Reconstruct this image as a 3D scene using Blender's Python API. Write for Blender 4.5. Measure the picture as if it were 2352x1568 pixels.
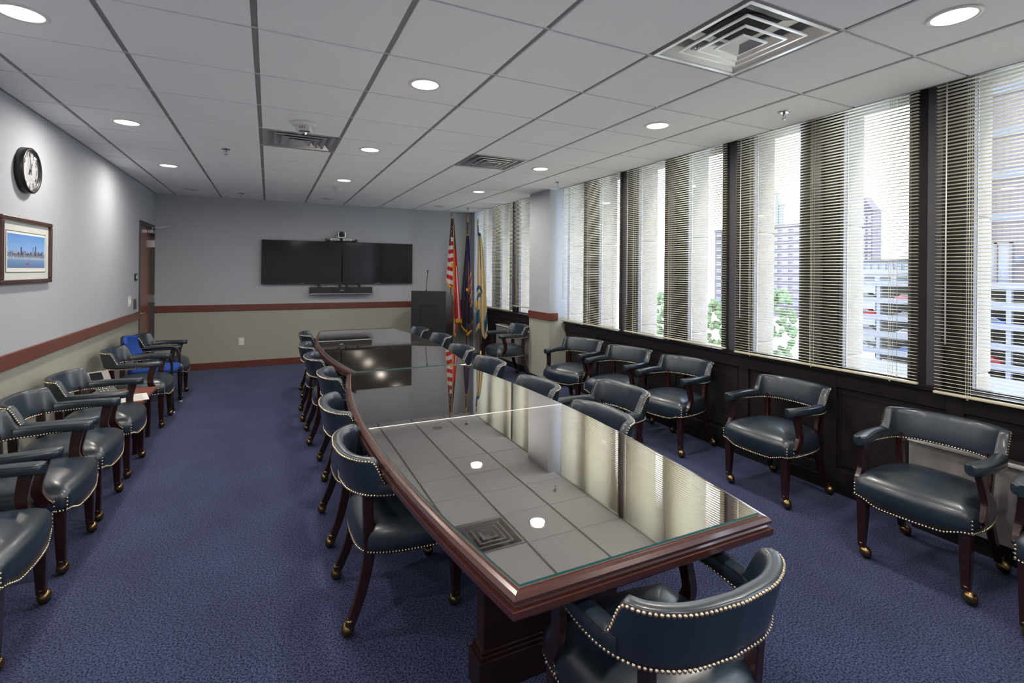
import bpy, bmesh, math, random
from math import sin, cos, pi, radians, sqrt
from mathutils import Matrix, Vector
random.seed(7)
for o in list(bpy.data.objects):
    bpy.data.objects.remove(o, do_unlink=True)
scene = bpy.context.scene
C = scene.collection

# ------------------------------------------------------------------ camera
CAM_H = 1.57
cd = bpy.data.cameras.new('camera')
cam = bpy.data.objects.new('camera', cd); C.objects.link(cam)
cd.sensor_fit = 'HORIZONTAL'; cd.sensor_width = 36.0
cd.lens = 36.0 * 1143.0 / 2352.0
cd.shift_y = -(784 - 622.8) / 2352.0
cd.clip_start = 0.05; cd.clip_end = 2000
cam.matrix_world = (Matrix.Translation((0, 0, CAM_H)) @ Matrix.Rotation(-0.4549, 4, 'Z')
                    @ Matrix.Rotation(pi / 2, 4, 'X') @ Matrix.Rotation(0.0085, 4, 'Z'))
scene.camera = cam

# ------------------------------------------------------------------ world, exposure
w = bpy.data.worlds.new('sky'); scene.world = w; w.use_nodes = True
nt = w.node_tree
bg = nt.nodes['Background']
tc = nt.nodes.new('ShaderNodeTexCoord'); sep = nt.nodes.new('ShaderNodeSeparateXYZ')
rmp = nt.nodes.new('ShaderNodeValToRGB')
rmp.color_ramp.elements[0].position = 0.0; rmp.color_ramp.elements[0].color = (0.80, 0.835, 0.89, 1)
rmp.color_ramp.elements[1].position = 0.6; rmp.color_ramp.elements[1].color = (0.62, 0.71, 0.86, 1)
nt.links.new(tc.outputs['Generated'], sep.inputs[0]); nt.links.new(sep.outputs['Z'], rmp.inputs[0])
nt.links.new(rmp.outputs[0], bg.inputs[0])
bg.inputs[1].default_value = 4.8
sun_d = bpy.data.lights.new('sun', 'SUN'); sun_d.energy = 2.5; sun_d.angle = radians(8); sun_d.color = (1, 0.96, 0.9)
sun = bpy.data.objects.new('sun', sun_d); C.objects.link(sun)
sun.rotation_euler = Vector((-0.36, 0.55, -0.76)).to_track_quat('-Z', 'Y').to_euler()
scene.view_settings.view_transform = 'Standard'; scene.view_settings.look = 'None'
scene.view_settings.gamma = 1.0; scene.view_settings.use_curve_mapping = False
scene.view_settings.exposure = 1.65
LAMP_W = 5.2

# ------------------------------------------------------------------ materials
MATS = {}
def mat(name, col, rough=0.5, metal=0.0, spec=0.5, noise=0.0, nscale=20.0, bump=0.0, bscale=200.0, coat=0.0,
        col2=None, stretch=None, emit=0.0, detail=4.0):
    m = bpy.data.materials.new(name); m.use_nodes = True
    t = m.node_tree; b = t.nodes['Principled BSDF']
    b.inputs['Roughness'].default_value = rough; b.inputs['Metallic'].default_value = metal
    b.inputs['Specular IOR Level'].default_value = spec
    if coat: b.inputs['Coat Weight'].default_value = coat; b.inputs['Coat Roughness'].default_value = 0.08
    co = t.nodes.new('ShaderNodeTexCoord'); mp = t.nodes.new('ShaderNodeMapping')
    t.links.new(co.outputs['Object'], mp.inputs[0])
    if stretch: mp.inputs['Scale'].default_value = stretch
    if noise > 0 or col2:
        n = t.nodes.new('ShaderNodeTexNoise'); n.inputs['Scale'].default_value = nscale; n.inputs['Detail'].default_value = detail
        t.links.new(mp.outputs[0], n.inputs['Vector'])
        r = t.nodes.new('ShaderNodeValToRGB')
        c2 = col2 or tuple(min(1, c * (1 + noise)) for c in col)
        c1 = col if col2 else tuple(c * (1 - noise) for c in col)
        r.color_ramp.elements[0].position = 0.35; r.color_ramp.elements[0].color = (*c1, 1)
        r.color_ramp.elements[1].position = 0.65; r.color_ramp.elements[1].color = (*c2, 1)
        t.links.new(n.outputs['Fac'], r.inputs[0]); t.links.new(r.outputs[0], b.inputs['Base Color'])
    else:
        b.inputs['Base Color'].default_value = (*col, 1)
    if bump > 0:
        n2 = t.nodes.new('ShaderNodeTexNoise'); n2.inputs['Scale'].default_value = bscale; n2.inputs['Detail'].default_value = 3
        t.links.new(mp.outputs[0], n2.inputs['Vector'])
        bp = t.nodes.new('ShaderNodeBump'); bp.inputs['Strength'].default_value = bump; bp.inputs['Distance'].default_value = 0.01
        t.links.new(n2.outputs['Fac'], bp.inputs['Height']); t.links.new(bp.outputs[0], b.inputs['Normal'])
    if emit:
        b.inputs['Emission Color'].default_value = (*col, 1); b.inputs['Emission Strength'].default_value = emit
    MATS[name] = m
    return m

def glassy(name, tint, r0, gcol=(1, 1, 1)):
    m = bpy.data.materials.new(name); m.use_nodes = True; t = m.node_tree
    for n in list(t.nodes):
        if n.type != 'OUTPUT_MATERIAL': t.nodes.remove(n)
    out = [n for n in t.nodes if n.type == 'OUTPUT_MATERIAL'][0]
    tr = t.nodes.new('ShaderNodeBsdfTransparent'); tr.inputs[0].default_value = (*tint, 1)
    gl = t.nodes.new('ShaderNodeBsdfGlossy'); gl.inputs['Roughness'].default_value = 0.0; gl.inputs[0].default_value = (*gcol, 1)
    lw = t.nodes.new('ShaderNodeLayerWeight'); lw.inputs[0].default_value = 0.5
    pw = t.nodes.new('ShaderNodeMath'); pw.operation = 'POWER'; pw.inputs[1].default_value = 4.0; t.links.new(lw.outputs['Facing'], pw.inputs[0])
    fr = t.nodes.new('ShaderNodeMath'); fr.operation = 'MULTIPLY_ADD'; fr.inputs[1].default_value = 1 - r0; fr.inputs[2].default_value = r0
    t.links.new(pw.outputs[0], fr.inputs[0])
    mx = t.nodes.new('ShaderNodeMixShader')
    t.links.new(fr.outputs[0], mx.inputs[0]); t.links.new(tr.outputs[0], mx.inputs[1]); t.links.new(gl.outputs[0], mx.inputs[2])
    t.links.new(mx.outputs[0], out.inputs[0]); MATS[name] = m
    return m

mat('paint', (0.435, 0.46, 0.505), 0.8, bump=0.03, bscale=300)
mat('wallcloth', (0.375, 0.38, 0.325), 0.9, noise=0.05, nscale=60, stretch=(1, 1, 12), bump=0.1, bscale=500)
mat('tile', (0.84, 0.85, 0.88), 0.95, noise=0.06, nscale=350, bump=0.18, bscale=260)
mat('runner', (0.27, 0.275, 0.285), 0.6)
mat('tee', (0.55, 0.55, 0.57), 0.5)
mat('slab', (0.2, 0.2, 0.2), 0.9)
mat('mahogany', (0.20, 0.062, 0.040), 0.32, col2=(0.25, 0.08, 0.052), nscale=6, stretch=(1, 1, 14), coat=0.3)
mat('mahogany_h', (0.135, 0.038, 0.026), 0.35, col2=(0.17, 0.050, 0.034), nscale=5, stretch=(2, 2, 20), coat=0.2)
mat('shaded_table_wood', (0.020, 0.007, 0.006), 0.3, col2=(0.028, 0.010, 0.008), nscale=3, stretch=(1, 1, 5), coat=0.3)  # table wood darkened, shade under the tabletop is put into the colour
mat('chairwood', (0.020, 0.006, 0.006), 0.25, col2=(0.030, 0.009, 0.008), nscale=10, stretch=(1, 1, 8), coat=0.4)
mat('tablewood', (0.062, 0.019, 0.015), 0.25, col2=(0.075, 0.024, 0.019), nscale=2.5, stretch=(3, .6, 3), coat=0.35)
mat('tabletop_wood', (0.15, 0.090, 0.070), 0.4, col2=(0.19, 0.115, 0.09), nscale=4, stretch=(10, 1, 1))
mat('darkpanel', (0.020, 0.016, 0.018), 0.5, spec=0.25, noise=0.1, nscale=12)
mat('darkbase', (0.010, 0.009, 0.010), 0.4)
mat('mullion', (0.075, 0.073, 0.092), 0.4)
mat('frame_alu', (0.60, 0.60, 0.66), 0.4, metal=0.3)
mat('leather', (0.013, 0.025, 0.040), 0.33, noise=0.18, nscale=7, bump=0.03, bscale=240, spec=0.95, coat=0.12)
mat('piping', (0.012, 0.017, 0.025), 0.4)
mat('brass', (0.33, 0.22, 0.10), 0.28, metal=1.0, noise=0.3, nscale=40)
mat('nailbrass', (0.62, 0.50, 0.36), 0.30, metal=1.0)
mat('goldbrass', (0.55, 0.40, 0.13), 0.25, metal=1.0)
mat('rubber', (0.012, 0.012, 0.012), 0.5)
mat('black', (0.010, 0.010, 0.011), 0.4)
mat('black_matte', (0.012, 0.016, 0.018), 0.55)
mat('lectern_black', (0.022, 0.023, 0.027), 0.38)
mat('screen', (0.010, 0.010, 0.011), 0.10, spec=0.6)
mat('darkgrey', (0.06, 0.06, 0.065), 0.45)
mat('silver', (0.55, 0.56, 0.58), 0.25, metal=1.0)
mat('steel', (0.62, 0.63, 0.65), 0.22, metal=1.0)
mat('white_plastic', (0.72, 0.72, 0.70), 0.4)
mat('diffuser', (0.60, 0.61, 0.63), 0.30, metal=0.85)
mat('plenum', (0.05, 0.05, 0.055), 0.6)
mat('white', (0.8, 0.8, 0.8), 0.5)
mat('paper', (0.78, 0.77, 0.74), 0.8, noise=0.05, nscale=80)
mat('yellow', (0.75, 0.62, 0.22), 0.7)
mat('slat', (0.90, 0.87, 0.70), 0.35, spec=0.4)
mat('cord', (0.78, 0.76, 0.64), 0.7)
mat('rail_cream', (0.62, 0.58, 0.42), 0.35)
mat('concrete', (0.165, 0.157, 0.142), 0.9, noise=0.06, nscale=6, bump=0.1, bscale=60)
mat('joint', (0.25, 0.25, 0.25), 0.9)
mat('convector', (0.30, 0.275, 0.27), 0.5)
mat('lamp_lens', (1.0, 0.93, 0.80), 0.5, emit=1.1)
mat('lamp_off', (0.45, 0.46, 0.48), 0.3)
mat('blue_fabric', (0.008, 0.055, 0.30), 0.8, noise=0.12, nscale=200)
mat('red', (0.55, 0.018, 0.03), 0.6)
mat('flag_red', (0.55, 0.012, 0.035), 0.55)
mat('flag_white', (0.72, 0.70, 0.72), 0.6)
mat('flag_navy', (0.022, 0.024, 0.085), 0.55)
mat('flag_blue', (0.035, 0.030, 0.14), 0.5, noise=0.15, nscale=60)
mat('flag_dark', (0.040, 0.035, 0.060), 0.6)
mat('flag_gold', (0.80, 0.42, 0.03), 0.55, noise=0.25, nscale=150)
mat('flag_buff', (0.60, 0.49, 0.28), 0.6, noise=0.08, nscale=30)
mat('flag_teal', (0.015, 0.10, 0.21), 0.6)
mat('polewood', (0.16, 0.075, 0.035), 0.35, noise=0.2, nscale=20)
mat('pic_frame', (0.075, 0.035, 0.03), 0.3, noise=0.2, nscale=10)
mat('mat_board', (0.62, 0.65, 0.62), 0.9)
mat('mat_line', (0.10, 0.16, 0.15), 0.8)
mat('red_letter', (0.30, 0.03, 0.02), 0.5)
glassy('pane', (0.97, 0.985, 1.0), 0.03)
glassy('tableglass', (0.95, 0.96, 0.95), 0.54, (1.0, 0.955, 0.92))
glassy('lens_clear', (0.97, 0.97, 0.98), 0.04)
mat('glass_edge', (0.03, 0.20, 0.21), 0.15)
# exterior; haze of the distance is mixed into the building colours
mat('garage', (0.070, 0.075, 0.092), 0.8)
mat('garage_dark', (0.027, 0.030, 0.032), 0.9)
mat('ground', (0.40, 0.39, 0.36), 0.95, noise=0.2, nscale=0.2)
mat('hazed_brick', (0.055, 0.047, 0.061), 0.9)
mat('office', (0.061, 0.050, 0.052), 0.8)
mat('office_win', (0.023, 0.028, 0.046), 0.3)
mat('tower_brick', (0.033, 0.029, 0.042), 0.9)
mat('tower_win', (0.056, 0.065, 0.090), 0.3)
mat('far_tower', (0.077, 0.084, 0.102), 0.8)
mat('roof_white', (0.116, 0.118, 0.124), 0.8)
mat('leaf', (0.030, 0.059, 0.019), 0.8, noise=0.4, nscale=1.5)
mat('bark', (0.10, 0.07, 0.05), 0.9)
for nm, cc in (('car_white', (0.3, 0.3, 0.31)), ('car_red', (0.25, 0.01, 0.015)), ('car_blue', (0.02, 0.07, 0.25)), ('car_grey', (0.12, 0.125, 0.13)), ('car_black', (0.03, 0.03, 0.035))):
    mat(nm, cc, 0.2, coat=0.5)

def carpet():
    m = bpy.data.materials.new('carpet'); m.use_nodes = True; t = m.node_tree; b = t.nodes['Principled BSDF']
    b.inputs['Roughness'].default_value = 1.0; b.inputs['Specular IOR Level'].default_value = 0.1
    b.inputs['Sheen Weight'].default_value = 0.25; b.inputs['Sheen Tint'].default_value = (0.6, 0.68, 1, 1)
    co = t.nodes.new('ShaderNodeTexCoord')
    n = t.nodes.new('ShaderNodeTexNoise'); n.inputs['Scale'].default_value = 120; n.inputs['Detail'].default_value = 4
    n2 = t.nodes.new('ShaderNodeTexNoise'); n2.inputs['Scale'].default_value = 2.2; n2.inputs['Detail'].default_value = 3
    for k in (n, n2): t.links.new(co.outputs['Object'], k.inputs['Vector'])
    r = t.nodes.new('ShaderNodeValToRGB')
    r.color_ramp.elements[0].position = 0.40; r.color_ramp.elements[0].color = (0.006, 0.009, 0.034, 1)
    r.color_ramp.elements[1].position = 0.60; r.color_ramp.elements[1].color = (0.068, 0.082, 0.170, 1)
    t.links.new(n.outputs['Fac'], r.inputs[0])
    r2 = t.nodes.new('ShaderNodeValToRGB')
    r2.color_ramp.elements[0].position = 0.3; r2.color_ramp.elements[0].color = (0.82, 0.82, 0.84, 1)
    r2.color_ramp.elements[1].position = 0.7; r2.color_ramp.elements[1].color = (1.12, 1.12, 1.1, 1)
    t.links.new(n2.outputs['Fac'], r2.inputs[0])
    mx = t.nodes.new('ShaderNodeMix'); mx.data_type = 'RGBA'; mx.blend_type = 'MULTIPLY'; mx.inputs[0].default_value = 1.0
    t.links.new(r.outputs[0], mx.inputs[6]); t.links.new(r2.outputs[0], mx.inputs[7])
    t.links.new(mx.outputs[2], b.inputs['Base Color'])
    bp = t.nodes.new('ShaderNodeBump'); bp.inputs['Strength'].default_value = 0.35; bp.inputs['Distance'].default_value = 0.004
    t.links.new(n.outputs['Fac'], bp.inputs['Height']); t.links.new(bp.outputs[0], b.inputs['Normal'])
    MATS['carpet'] = m
carpet()

def painting():
    """flat print: blue river scene with skyline"""
    m = bpy.data.materials.new('painting'); m.use_nodes = True; t = m.node_tree; b = t.nodes['Principled BSDF']
    b.inputs['Roughness'].default_value = 0.6
    co = t.nodes.new('ShaderNodeTexCoord'); sp = t.nodes.new('ShaderNodeSeparateXYZ')
    t.links.new(co.outputs['Generated'], sp.inputs[0])
    r = t.nodes.new('ShaderNodeValToRGB'); cr = r.color_ramp
    cols = [(0.0, (0.10, 0.20, 0.42)), (0.22, (0.16, 0.30, 0.52)), (0.30, (0.42, 0.50, 0.64)), (0.34, (0.16, 0.18, 0.26)), (0.45, (0.30, 0.38, 0.52)),
            (0.52, (0.24, 0.44, 0.80)), (1.0, (0.10, 0.28, 0.68))]
    cr.elements[0].position = 0; cr.elements[0].color = (*cols[0][1], 1)
    cr.elements[1].position = 1; cr.elements[1].color = (*cols[-1][1], 1)
    for p, c in cols[1:-1]:
        e = cr.elements.new(p); e.color = (*c, 1)
    n = t.nodes.new('ShaderNodeTexNoise'); n.inputs['Scale'].default_value = 9; n.inputs['Detail'].default_value = 6
    mp = t.nodes.new('ShaderNodeMapping'); mp.inputs['Scale'].default_value = (1, 5, 1.2)
    t.links.new(co.outputs['Generated'], mp.inputs[0]); t.links.new(mp.outputs[0], n.inputs['Vector'])
    ma = t.nodes.new('ShaderNodeMath'); ma.operation = 'MULTIPLY_ADD'; ma.inputs[1].default_value = 0.22; ma.inputs[2].default_value = -0.11
    t.links.new(n.outputs['Fac'], ma.inputs[0])
    ad = t.nodes.new('ShaderNodeMath'); ad.operation = 'ADD'
    t.links.new(ma.outputs[0], ad.inputs[0]); t.links.new(sp.outputs['Z'], ad.inputs[1])
    t.links.new(ad.outputs[0], r.inputs[0]); t.links.new(r.outputs[0], b.inputs['Base Color'])
    MATS['painting'] = m
painting()

def gridmat(name, wall, win, sx, sz, fx=0.5, fz=0.5, axis='Y'):
    """far facade whose openings are too small to tell apart"""
    m = bpy.data.materials.new(name); m.use_nodes = True; t = m.node_tree; b = t.nodes['Principled BSDF']
    b.inputs['Roughness'].default_value = 0.8
    co = t.nodes.new('ShaderNodeTexCoord'); sp = t.nodes.new('ShaderNodeSeparateXYZ'); t.links.new(co.outputs['Object'], sp.inputs[0])
    outs = []
    for ax, s, f in ((axis, sx, fx), ('Z', sz, fz)):
        d = t.nodes.new('ShaderNodeMath'); d.operation = 'DIVIDE'; d.inputs[1].default_value = s; t.links.new(sp.outputs[ax], d.inputs[0])
        fr = t.nodes.new('ShaderNodeMath'); fr.operation = 'FRACT'; t.links.new(d.outputs[0], fr.inputs[0])
        lt = t.nodes.new('ShaderNodeMath'); lt.operation = 'LESS_THAN'; lt.inputs[1].default_value = f; t.links.new(fr.outputs[0], lt.inputs[0])
        outs.append(lt)
    mu = t.nodes.new('ShaderNodeMath'); mu.operation = 'MULTIPLY'; t.links.new(outs[0].outputs[0], mu.inputs[0]); t.links.new(outs[1].outputs[0], mu.inputs[1])
    mx = t.nodes.new('ShaderNodeMix'); mx.data_type = 'RGBA'; mx.inputs[6].default_value = (*wall, 1); mx.inputs[7].default_value = (*win, 1)
    t.links.new(mu.outputs[0], mx.inputs[0]); t.links.new(mx.outputs[2], b.inputs['Base Color'])
    MATS[name] = m
gridmat('tower_grid', (0.30, 0.25, 0.36), (0.22, 0.28, 0.48), 3.4, 3.6, 0.6, 0.55)
gridmat('apt_grid', (0.50, 0.46, 0.60), (0.38, 0.42, 0.58), 3.2, 3.2, 0.55, 0.5)
gridmat('office_grid', (0.022, 0.02, 0.026), (0.058, 0.047, 0.050), 1.05, 1.4, 0.93, 0.95)

# ------------------------------------------------------------------ geometry helpers
class MB:
    def __init__(s): s.v = []; s.f = []; s.m = []; s.sm = []
    def add(s, vs, fs, mi=0, smooth=False):
        o = len(s.v); s.v += [tuple(p) for p in vs]
        for f in fs: s.f.append(tuple(i + o for i in f)); s.m.append(mi); s.sm.append(smooth)
        return s
    def box(s, x0, x1, y0, y1, z0, z1, mi=0):
        vs = [(x, y, z) for z in (z0, z1) for y in (y0, y1) for x in (x0, x1)]
        return s.add(vs, [(0, 2, 3, 1), (4, 5, 7, 6), (0, 1, 5, 4), (2, 6, 7, 3), (0, 4, 6, 2), (1, 3, 7, 5)], mi)
    def bevbox(s, x0, x1, y0, y1, z0, z1, b, mi=0):
        bm = bmesh.new(); bmesh.ops.create_cube(bm, size=1.0)
        for v in bm.verts:
            v.co.x = x0 if v.co.x < 0 else x1; v.co.y = y0 if v.co.y < 0 else y1; v.co.z = z0 if v.co.z < 0 else z1
        bmesh.ops.bevel(bm, geom=list(bm.edges), offset=b, segments=2, affect='EDGES', profile=0.5)
        bm.verts.index_update()
        s.add([v.co[:] for v in bm.verts], [[v.index for v in f.verts] for f in bm.faces], mi, False); bm.free()
        return s
    def prism(s, poly, z0, z1, mi=0, smooth=False):
        n = len(poly)
        vs = [(x, y, z0) for x, y in poly] + [(x, y, z1) for x, y in poly]
        fs = [tuple(range(n - 1, -1, -1)), tuple(range(n, 2 * n))]
        s.add(vs, fs, mi)
        s.add(vs, [(i, (i + 1) % n, n + (i + 1) % n, n + i) for i in range(n)], mi, smooth)
        return s
    def loft(s, rings, mi=0, smooth=True, cap=True, closed=True):
        n = len(rings[0]); vs = [p for r in rings for p in r]; fs = []
        for k in range(len(rings) - 1):
            for i in range(n if closed else n - 1):
                j = (i + 1) % n
                fs.append((k * n + i, k * n + j, (k + 1) * n + j, (k + 1) * n + i))
        s.add(vs, fs, mi, smooth)
        if cap:
            s.add(rings[0], [tuple(range(n - 1, -1, -1))], mi); s.add(rings[-1], [tuple(range(n))], mi)
        return s
    def tube(s, path, r, n=8, mi=0, smooth=True):
        P = [Vector(p) for p in path]; rings = []
        R = r if isinstance(r, (list, tuple)) else [r] * len(P)
        up = None
        for i, p in enumerate(P):
            d = (P[min(i + 1, len(P) - 1)] - P[max(i - 1, 0)]).normalized()
            if up is None:
                up = Vector((0, 0, 1)) if abs(d.z) < 0.9 else Vector((1, 0, 0))
            a = (up - d * up.dot(d)).normalized(); b = d.cross(a); up = a
            rings.append([tuple(p + a * (R[i] * cos(2 * pi * k / n)) + b * (R[i] * sin(2 * pi * k / n))) for k in range(n)])
        return s.loft(rings, mi, smooth)
    def sweep_rect(s, path, wx, wd, mi=0, bev=0.25):
        """rect section; x axis fixed, other axis square to the path"""
        rings = []; P = [Vector(p) for p in path]
        for i, p in enumerate(P):
            d = (P[min(i + 1, len(P) - 1)] - P[max(i - 1, 0)]).normalized()
            ax = Vector((1, 0, 0)); ax = (ax - d * ax.dot(d)).normalized(); ay = d.cross(ax)
            a = (wx[i] if isinstance(wx, (list, tuple)) else wx) / 2; b = (wd[i] if isinstance(wd, (list, tuple)) else wd) / 2
            c = min(a, b) * bev
            sec = [(a - c, b), (a, b - c), (a, -b + c), (a - c, -b), (-a + c, -b), (-a, -b + c), (-a, b - c), (-a + c, b)]
            rings.append([tuple(p + ax * u + ay * v) for u, v in sec])
        return s.loft(rings, mi, False)
    def lathe(s, prof, n=16, c=(0, 0, 0), mi=0, smooth=True):
        rings = [[(c[0] + r * cos(2 * pi * k / n), c[1] + r * sin(2 * pi * k / n), c[2] + z) for k in range(n)] for r, z in prof]
        return s.loft(rings, mi, smooth)
    def ball(s, c, r, n=10, m=6, sc=(1, 1, 1), mi=0):
        rings = []
        for i in range(m + 1):
            a = -pi / 2 + pi * i / m; rr = max(cos(a), 0.02) * r
            rings.append([(c[0] + sc[0] * rr * cos(2 * pi * k / n), c[1] + sc[1] * rr * sin(2 * pi * k / n), c[2] + sc[2] * r * sin(a)) for k in range(n)])
        return s.loft(rings, mi, True)
    def grid(s, fn, nu, nv, mi=0, smooth=True, mfn=None):
        vs = [fn(i / nu, j / nv) for j in range(nv + 1) for i in range(nu + 1)]
        o = len(s.v); s.v += vs
        for j in range(nv):
            for i in range(nu):
                a = o + j * (nu + 1) + i
                s.f.append((a, a + 1, a + nu + 2, a + nu + 1)); s.sm.append(smooth)
                s.m.append(mfn((i + .5) / nu, (j + .5) / nv) if mfn else mi)
        return s
    def mesh(s, name):
        me = bpy.data.meshes.new(name); me.from_pydata(s.v, [], s.f)
        me.polygons.foreach_set('material_index', s.m); me.polygons.foreach_set('use_smooth', s.sm)
        bm = bmesh.new(); bm.from_mesh(me)
        bmesh.ops.remove_doubles(bm, verts=bm.verts, dist=1e-6)
        bmesh.ops.recalc_face_normals(bm, faces=bm.faces); bm.to_mesh(me); bm.free()
        return me
    def build(s, name, mats, parent=None, loc=None):
        me = s.mesh(name)
        for k in (mats if isinstance(mats, (list, tuple)) else [mats]): me.materials.append(MATS[k])
        return link(name, me, parent, loc)

def link(name, me, parent=None, loc=None):
    o = bpy.data.objects.new(name, me); C.objects.link(o)
    if parent: o.parent = parent
    if loc is not None: o.location = loc
    return o
def tag(o, label=None, cat=None, group=None, kind=None):
    if label: o['label'] = label
    if cat: o['category'] = cat
    if group: o['group'] = group
    if kind: o['kind'] = kind
    return o
def thing(name, loc, label, cat, rz=0.0, group=None):
    o = bpy.data.objects.new(name, None); C.objects.link(o); o.location = loc; o.rotation_euler = (0, 0, rz)
    o.empty_display_size = 0.1
    return tag(o, label, cat, group)
def copy_tree(o, parent=None):
    c = o.copy(); C.objects.link(c); c.parent = parent
    for ch in [x for x in KIDS.get(o.name, [])]: copy_tree(ch, c)
    return c
KIDS = {}
def index_kids(root):
    for o in bpy.data.objects:
        if o.parent: KIDS.setdefault(o.parent.name, [])
    for o in bpy.data.objects:
        if o.parent and o not in KIDS[o.parent.name]: KIDS[o.parent.name].append(o)
def struct(o): o['kind'] = 'structure'; return o
def text_obj(name, s, size, material, parent, mw, depth=0.0004, align='CENTER'):
    cu = bpy.data.curves.new(name, 'FONT'); cu.body = s; cu.size = size; cu.extrude = depth; cu.align_x = align; cu.align_y = 'CENTER'
    t = bpy.data.objects.new(name + '_tmp', cu); C.objects.link(t)
    bpy.context.view_layer.update()
    me = bpy.data.meshes.new_from_object(t.evaluated_get(bpy.context.evaluated_depsgraph_get()))
    bpy.data.objects.remove(t); me.materials.clear(); me.materials.append(MATS[material]); me.name = name
    o = link(name, me, parent); o.matrix_local = mw
    return o
def catmull(pts, n):
    P = [Vector(p) for p in pts]; P = [P[0] * 2 - P[1]] + P + [P[-1] * 2 - P[-2]]
    out = []
    for i in range(1, len(P) - 2):
        for k in range(n):
            t = k / n; a, b, c, d = P[i - 1:i + 3]
            out.append(0.5 * ((2 * b) + (c - a) * t + (2 * a - 5 * b + 4 * c - d) * t * t + (3 * b - 3 * c + d - a) * t ** 3))
    out.append(P[-2]); return out
def resample(pts, n):
    P = [Vector(p) for p in pts]; L = [0]
    for a, b in zip(P, P[1:]): L.append(L[-1] + (b - a).length)
    out = []; j = 0
    for k in range(n):
        s = L[-1] * k / (n - 1)
        while j < len(L) - 2 and L[j + 1] < s: j += 1
        t = (s - L[j]) / max(L[j + 1] - L[j], 1e-9); out.append(P[j].lerp(P[j + 1], t))
    return out
def sstep(a, b, x):
    t = min(1, max(0, (x - a) / (b - a))); return t * t * (3 - 2 * t)

# ------------------------------------------------------------------ room constants
XL, XR, YB, YF, HC = -1.53, 3.70, 9.05, -2.2, 2.692
CE = 3.55           # ceiling edge at the blind pocket
T = 0.6096
COLX = [-1.2865 + T * k for k in range(8)]
ROWY0 = 2.006
RAIL0, RAIL1 = 0.905, 1.005

# floor
struct(MB().box(XL - .2, XR + .06, YF - .1, YB + .1, -0.1, 0).build('floor', 'carpet'))
# left wall with door opening (Y 8.02..8.96, up to 2.20)
DY0, DY1, DZ = 8.02, 8.97, 2.20
wl = MB()
wl.box(XL - .12, XL, YF, DY0, RAIL0 + .04, HC + .26); wl.box(XL - .12, XL, DY0, DY1, DZ, HC + .26); wl.box(XL - .12, XL, DY1, YB + .1, RAIL0 + .04, HC + .26)
wall_left = struct(wl.build('wall_left', 'paint'))
g = MB(); g.box(XL - .12, XL, YF, DY0, 0, RAIL0 + .04); g.box(XL - .12, XL, DY1, YB + .1, 0, RAIL0 + .04)
g.build('wallcovering', 'wallcloth', wall_left)
wall_back = struct(MB().box(XL, XR + .1, YB, YB + .12, RAIL0 + .04, HC + .26).build('wall_back', 'paint'))
MB().box(XL, XR + .1, YB, YB + .12, 0, RAIL0 + .04).build('wallcovering', 'wallcloth', wall_back)
wall_front = struct(MB().box(XL - .12, XR + .5, YF - .12, YF, RAIL0 + .04, HC + .26).build('wall_front', 'paint'))
MB().box(XL - .12, XR + .5, YF - .12, YF, 0, RAIL0 + .04).build('wallcovering', 'wallcloth', wall_front)
def rail(n, x0, x1, y0, y1):
    struct(MB().bevbox(x0, x1, y0, y1, RAIL0, RAIL1, 0.004).build('trim_%d' % n, 'mahogany_h'))
rail(1, XL, XL + .022, YF, DY0 - .05)
rail(2, XL + .0, CE - .02, YB - .022, YB)
rail(3, XL, 3.6, YF, YF + .022)
struct(MB().bevbox(XL, 3.6, YB - .018, YB, 0, .105, .004).build('baseboard_back', 'mahogany_h'))
bl = MB(); bl.bevbox(XL, XL + .018, YF, DY0 - .05, 0, .105, .004); struct(bl.build('baseboard_left', 'mahogany_h'))

# column by the windows
PY0, PY1, PX = 5.85, 6.43, 3.43
pil = struct(MB().box(PX, 3.72, PY0, PY1, RAIL0 + .04, HC + .15).build('wall_column', 'paint'))
MB().box(PX, 3.72, PY0, PY1, 0, RAIL0 + .04).build('wallcovering', 'wallcloth', pil)
g = MB(); g.bevbox(PX - .02, PX + .0005, PY0 - .02, PY1 + .0, RAIL0, RAIL1, .003); g.bevbox(PX, 3.56, PY0 - .02, PY0 + .0005, RAIL0, RAIL1, .003)
struct(g.build('trim_4', 'mahogany_h'))
g = MB(); g.bevbox(PX - .015, PX, PY0 - .015, PY1, 0, .10, .003); g.bevbox(PX, 3.70, PY0 - .015, PY0, 0, .10, .003)
struct(g.build('baseboard_column', 'darkpanel'))
# short wall piece between window section and back wall
wr2 = struct(MB().box(3.53, 3.75, 8.86, YB, 0, HC + .15).build('wall_corner', 'paint'))

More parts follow.
